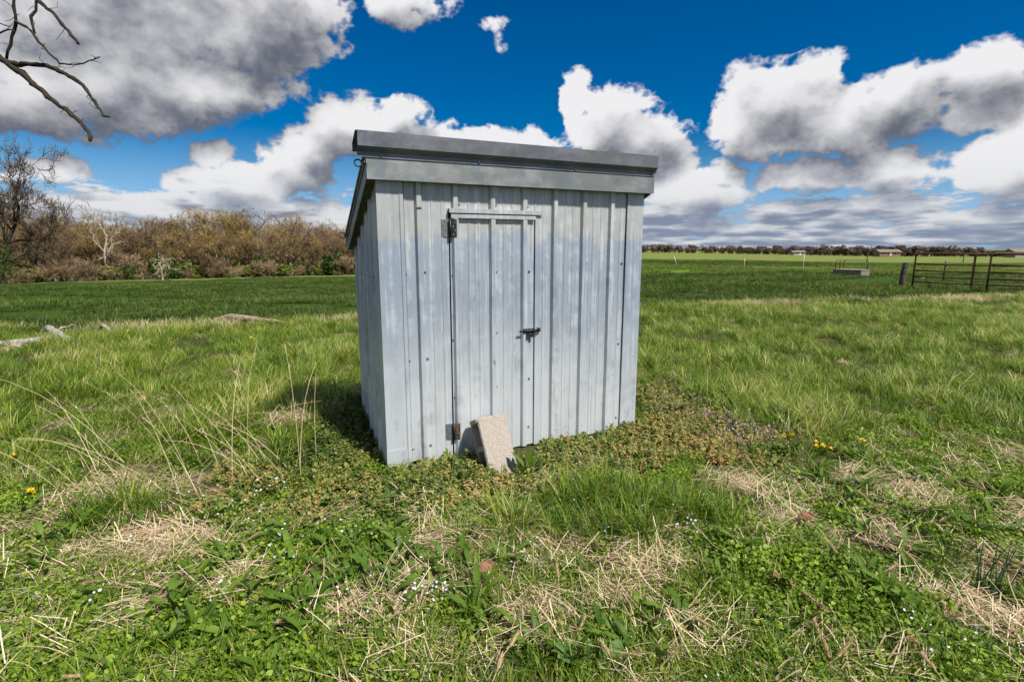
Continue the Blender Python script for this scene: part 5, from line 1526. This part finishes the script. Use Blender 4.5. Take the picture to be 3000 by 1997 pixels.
# foxtail seed heads lying in the straw
M_FOX = leaf_mat("foxtail_bristles", [(0.0, (0.34, 0.24, 0.13)), (1.0, (0.58, 0.44, 0.27))], 0.8, 0.3, 0.1, False)
def fox_mesh(seed):
    g = np.random.default_rng(seed); n = 110
    t = g.uniform(0, 1, n); a = g.uniform(0, 6.28, n)
    base = np.stack([0.003 * np.cos(a), 0.003 * np.sin(a), t * 0.055], -1)
    V, F, T = ribbons(g, base, a, g.uniform(0.007, 0.012, n), g.uniform(0.4, 0.9, n), np.zeros(n), np.full(n, 0.0016), 1, g.uniform(0, 1, n), 0, False)
    v2, f2 = tube_arrays([(0, 0, 0), (0.001, 0, 0.03), (0, 0, 0.058)], [0.004, 0.0045, 0.002], 6)
    V, F, T = join_arrays([(V, F, T), (v2, f2, np.full(len(v2), 0.5))])
    return with_tone(mesh_np("seed_head", V, F), T)
FOX = [fox_mesh(i) for i in range(2)]
for m_ in FOX: m_.materials.append(M_FOX)
for k in range(46):
    while True:
        y = g.uniform(1.4, 2.7); x = g.uniform(-1, 1) * y
        if y < 2.2 or abs(x) > 0.6: break
    fx = empty("foxtail_stem", (x, y, gz(x, y) + g.uniform(0.035, 0.075)), g.uniform(0, 6.28)); tag(fx, "fuzzy tan foxtail seed head lying on the straw", "seed head", "foxtail seed heads in the foreground")
    fx.rotation_euler = (g.uniform(0.9, 1.5), 0, g.uniform(0, 6.28))
    o = bpy.data.objects.new("seed_head", FOX[k % 2]); COL.objects.link(o); o.parent = fx
    L = g.uniform(0.10, 0.22)
    v, f = tube_arrays([(0, 0, 0.002), (0.01, 0.0, -L * .5), (0, 0.015, -L)], [0.0012, 0.0012, 0.001], 4)
    new_obj("stalk", with_tone(mesh_np("stalk", v, f), np.full(len(v), 0.6)), fx, M_STRAW)

# tall dry stems leaning over the rough grass on the left
M_STEM = leaf_mat("dry_stem", [(0.0, (0.36, 0.27, 0.14)), (1.0, (0.62, 0.52, 0.33))], 0.6, 0.0, 0.3, False)
for k in range(34):
    if k < 24: bx, by, dirn = g.uniform(-2.6, -1.25), g.uniform(2.65, 3.25), math.pi - g.uniform(-0.35, 0.75)
    elif k < 29: bx, by, dirn = g.uniform(-1.75, -1.2), g.uniform(2.9, 3.3), g.uniform(1.0, 2.2)
    else: bx, by, dirn = g.uniform(-2.9, -2.0), g.uniform(2.7, 3.2), g.uniform(-0.2, 0.5)
    L = g.uniform(0.45, 0.95); le = g.uniform(0.35, 0.95) if k < 24 or k >= 29 else g.uniform(0.02, 0.25)
    r = empty("dry_grass_stem", (bx, by, gz(bx, by))); tag(r, "long dry straw coloured stem leaning over the grass left of the shed", "grass stem", "tall dry stems left of the shed")
    pts = []
    for q in np.linspace(0, 1, 7):
        an = le + 0.25 * q * q
        pts.append((math.cos(dirn) * math.sin(an) * L * q, math.sin(dirn) * math.sin(an) * L * q, math.cos(an) * L * q))
    v, f = tube_arrays(pts, np.interp(np.linspace(0, 1, 7), [0, 1], [0.0017, 0.0008]), 5)
    new_obj("stem", with_tone(mesh_np("stem", v, f, True), np.full(len(v), g.uniform(0, 1))), r, M_STEM)
    if k % 2 == 0:
        gg = np.random.default_rng(k); n = 22; P_ = np.array(pts)
        tt = gg.uniform(0.72, 1.0, n); base = np.stack([np.interp(tt, np.linspace(0, 1, 7), P_[:, i]) for i in range(3)], -1)
        V, F, T = ribbons(gg, base, gg.uniform(0, 6.28, n), gg.uniform(0.015, 0.045, n), gg.uniform(0.3, 1.3, n), gg.uniform(0, .8, n), np.full(n, 0.0018), 2, gg.uniform(0, 1, n), 0.5)
        new_obj("seed_head", with_tone(mesh_np("seed_head", V, F), T), r, M_STEM)
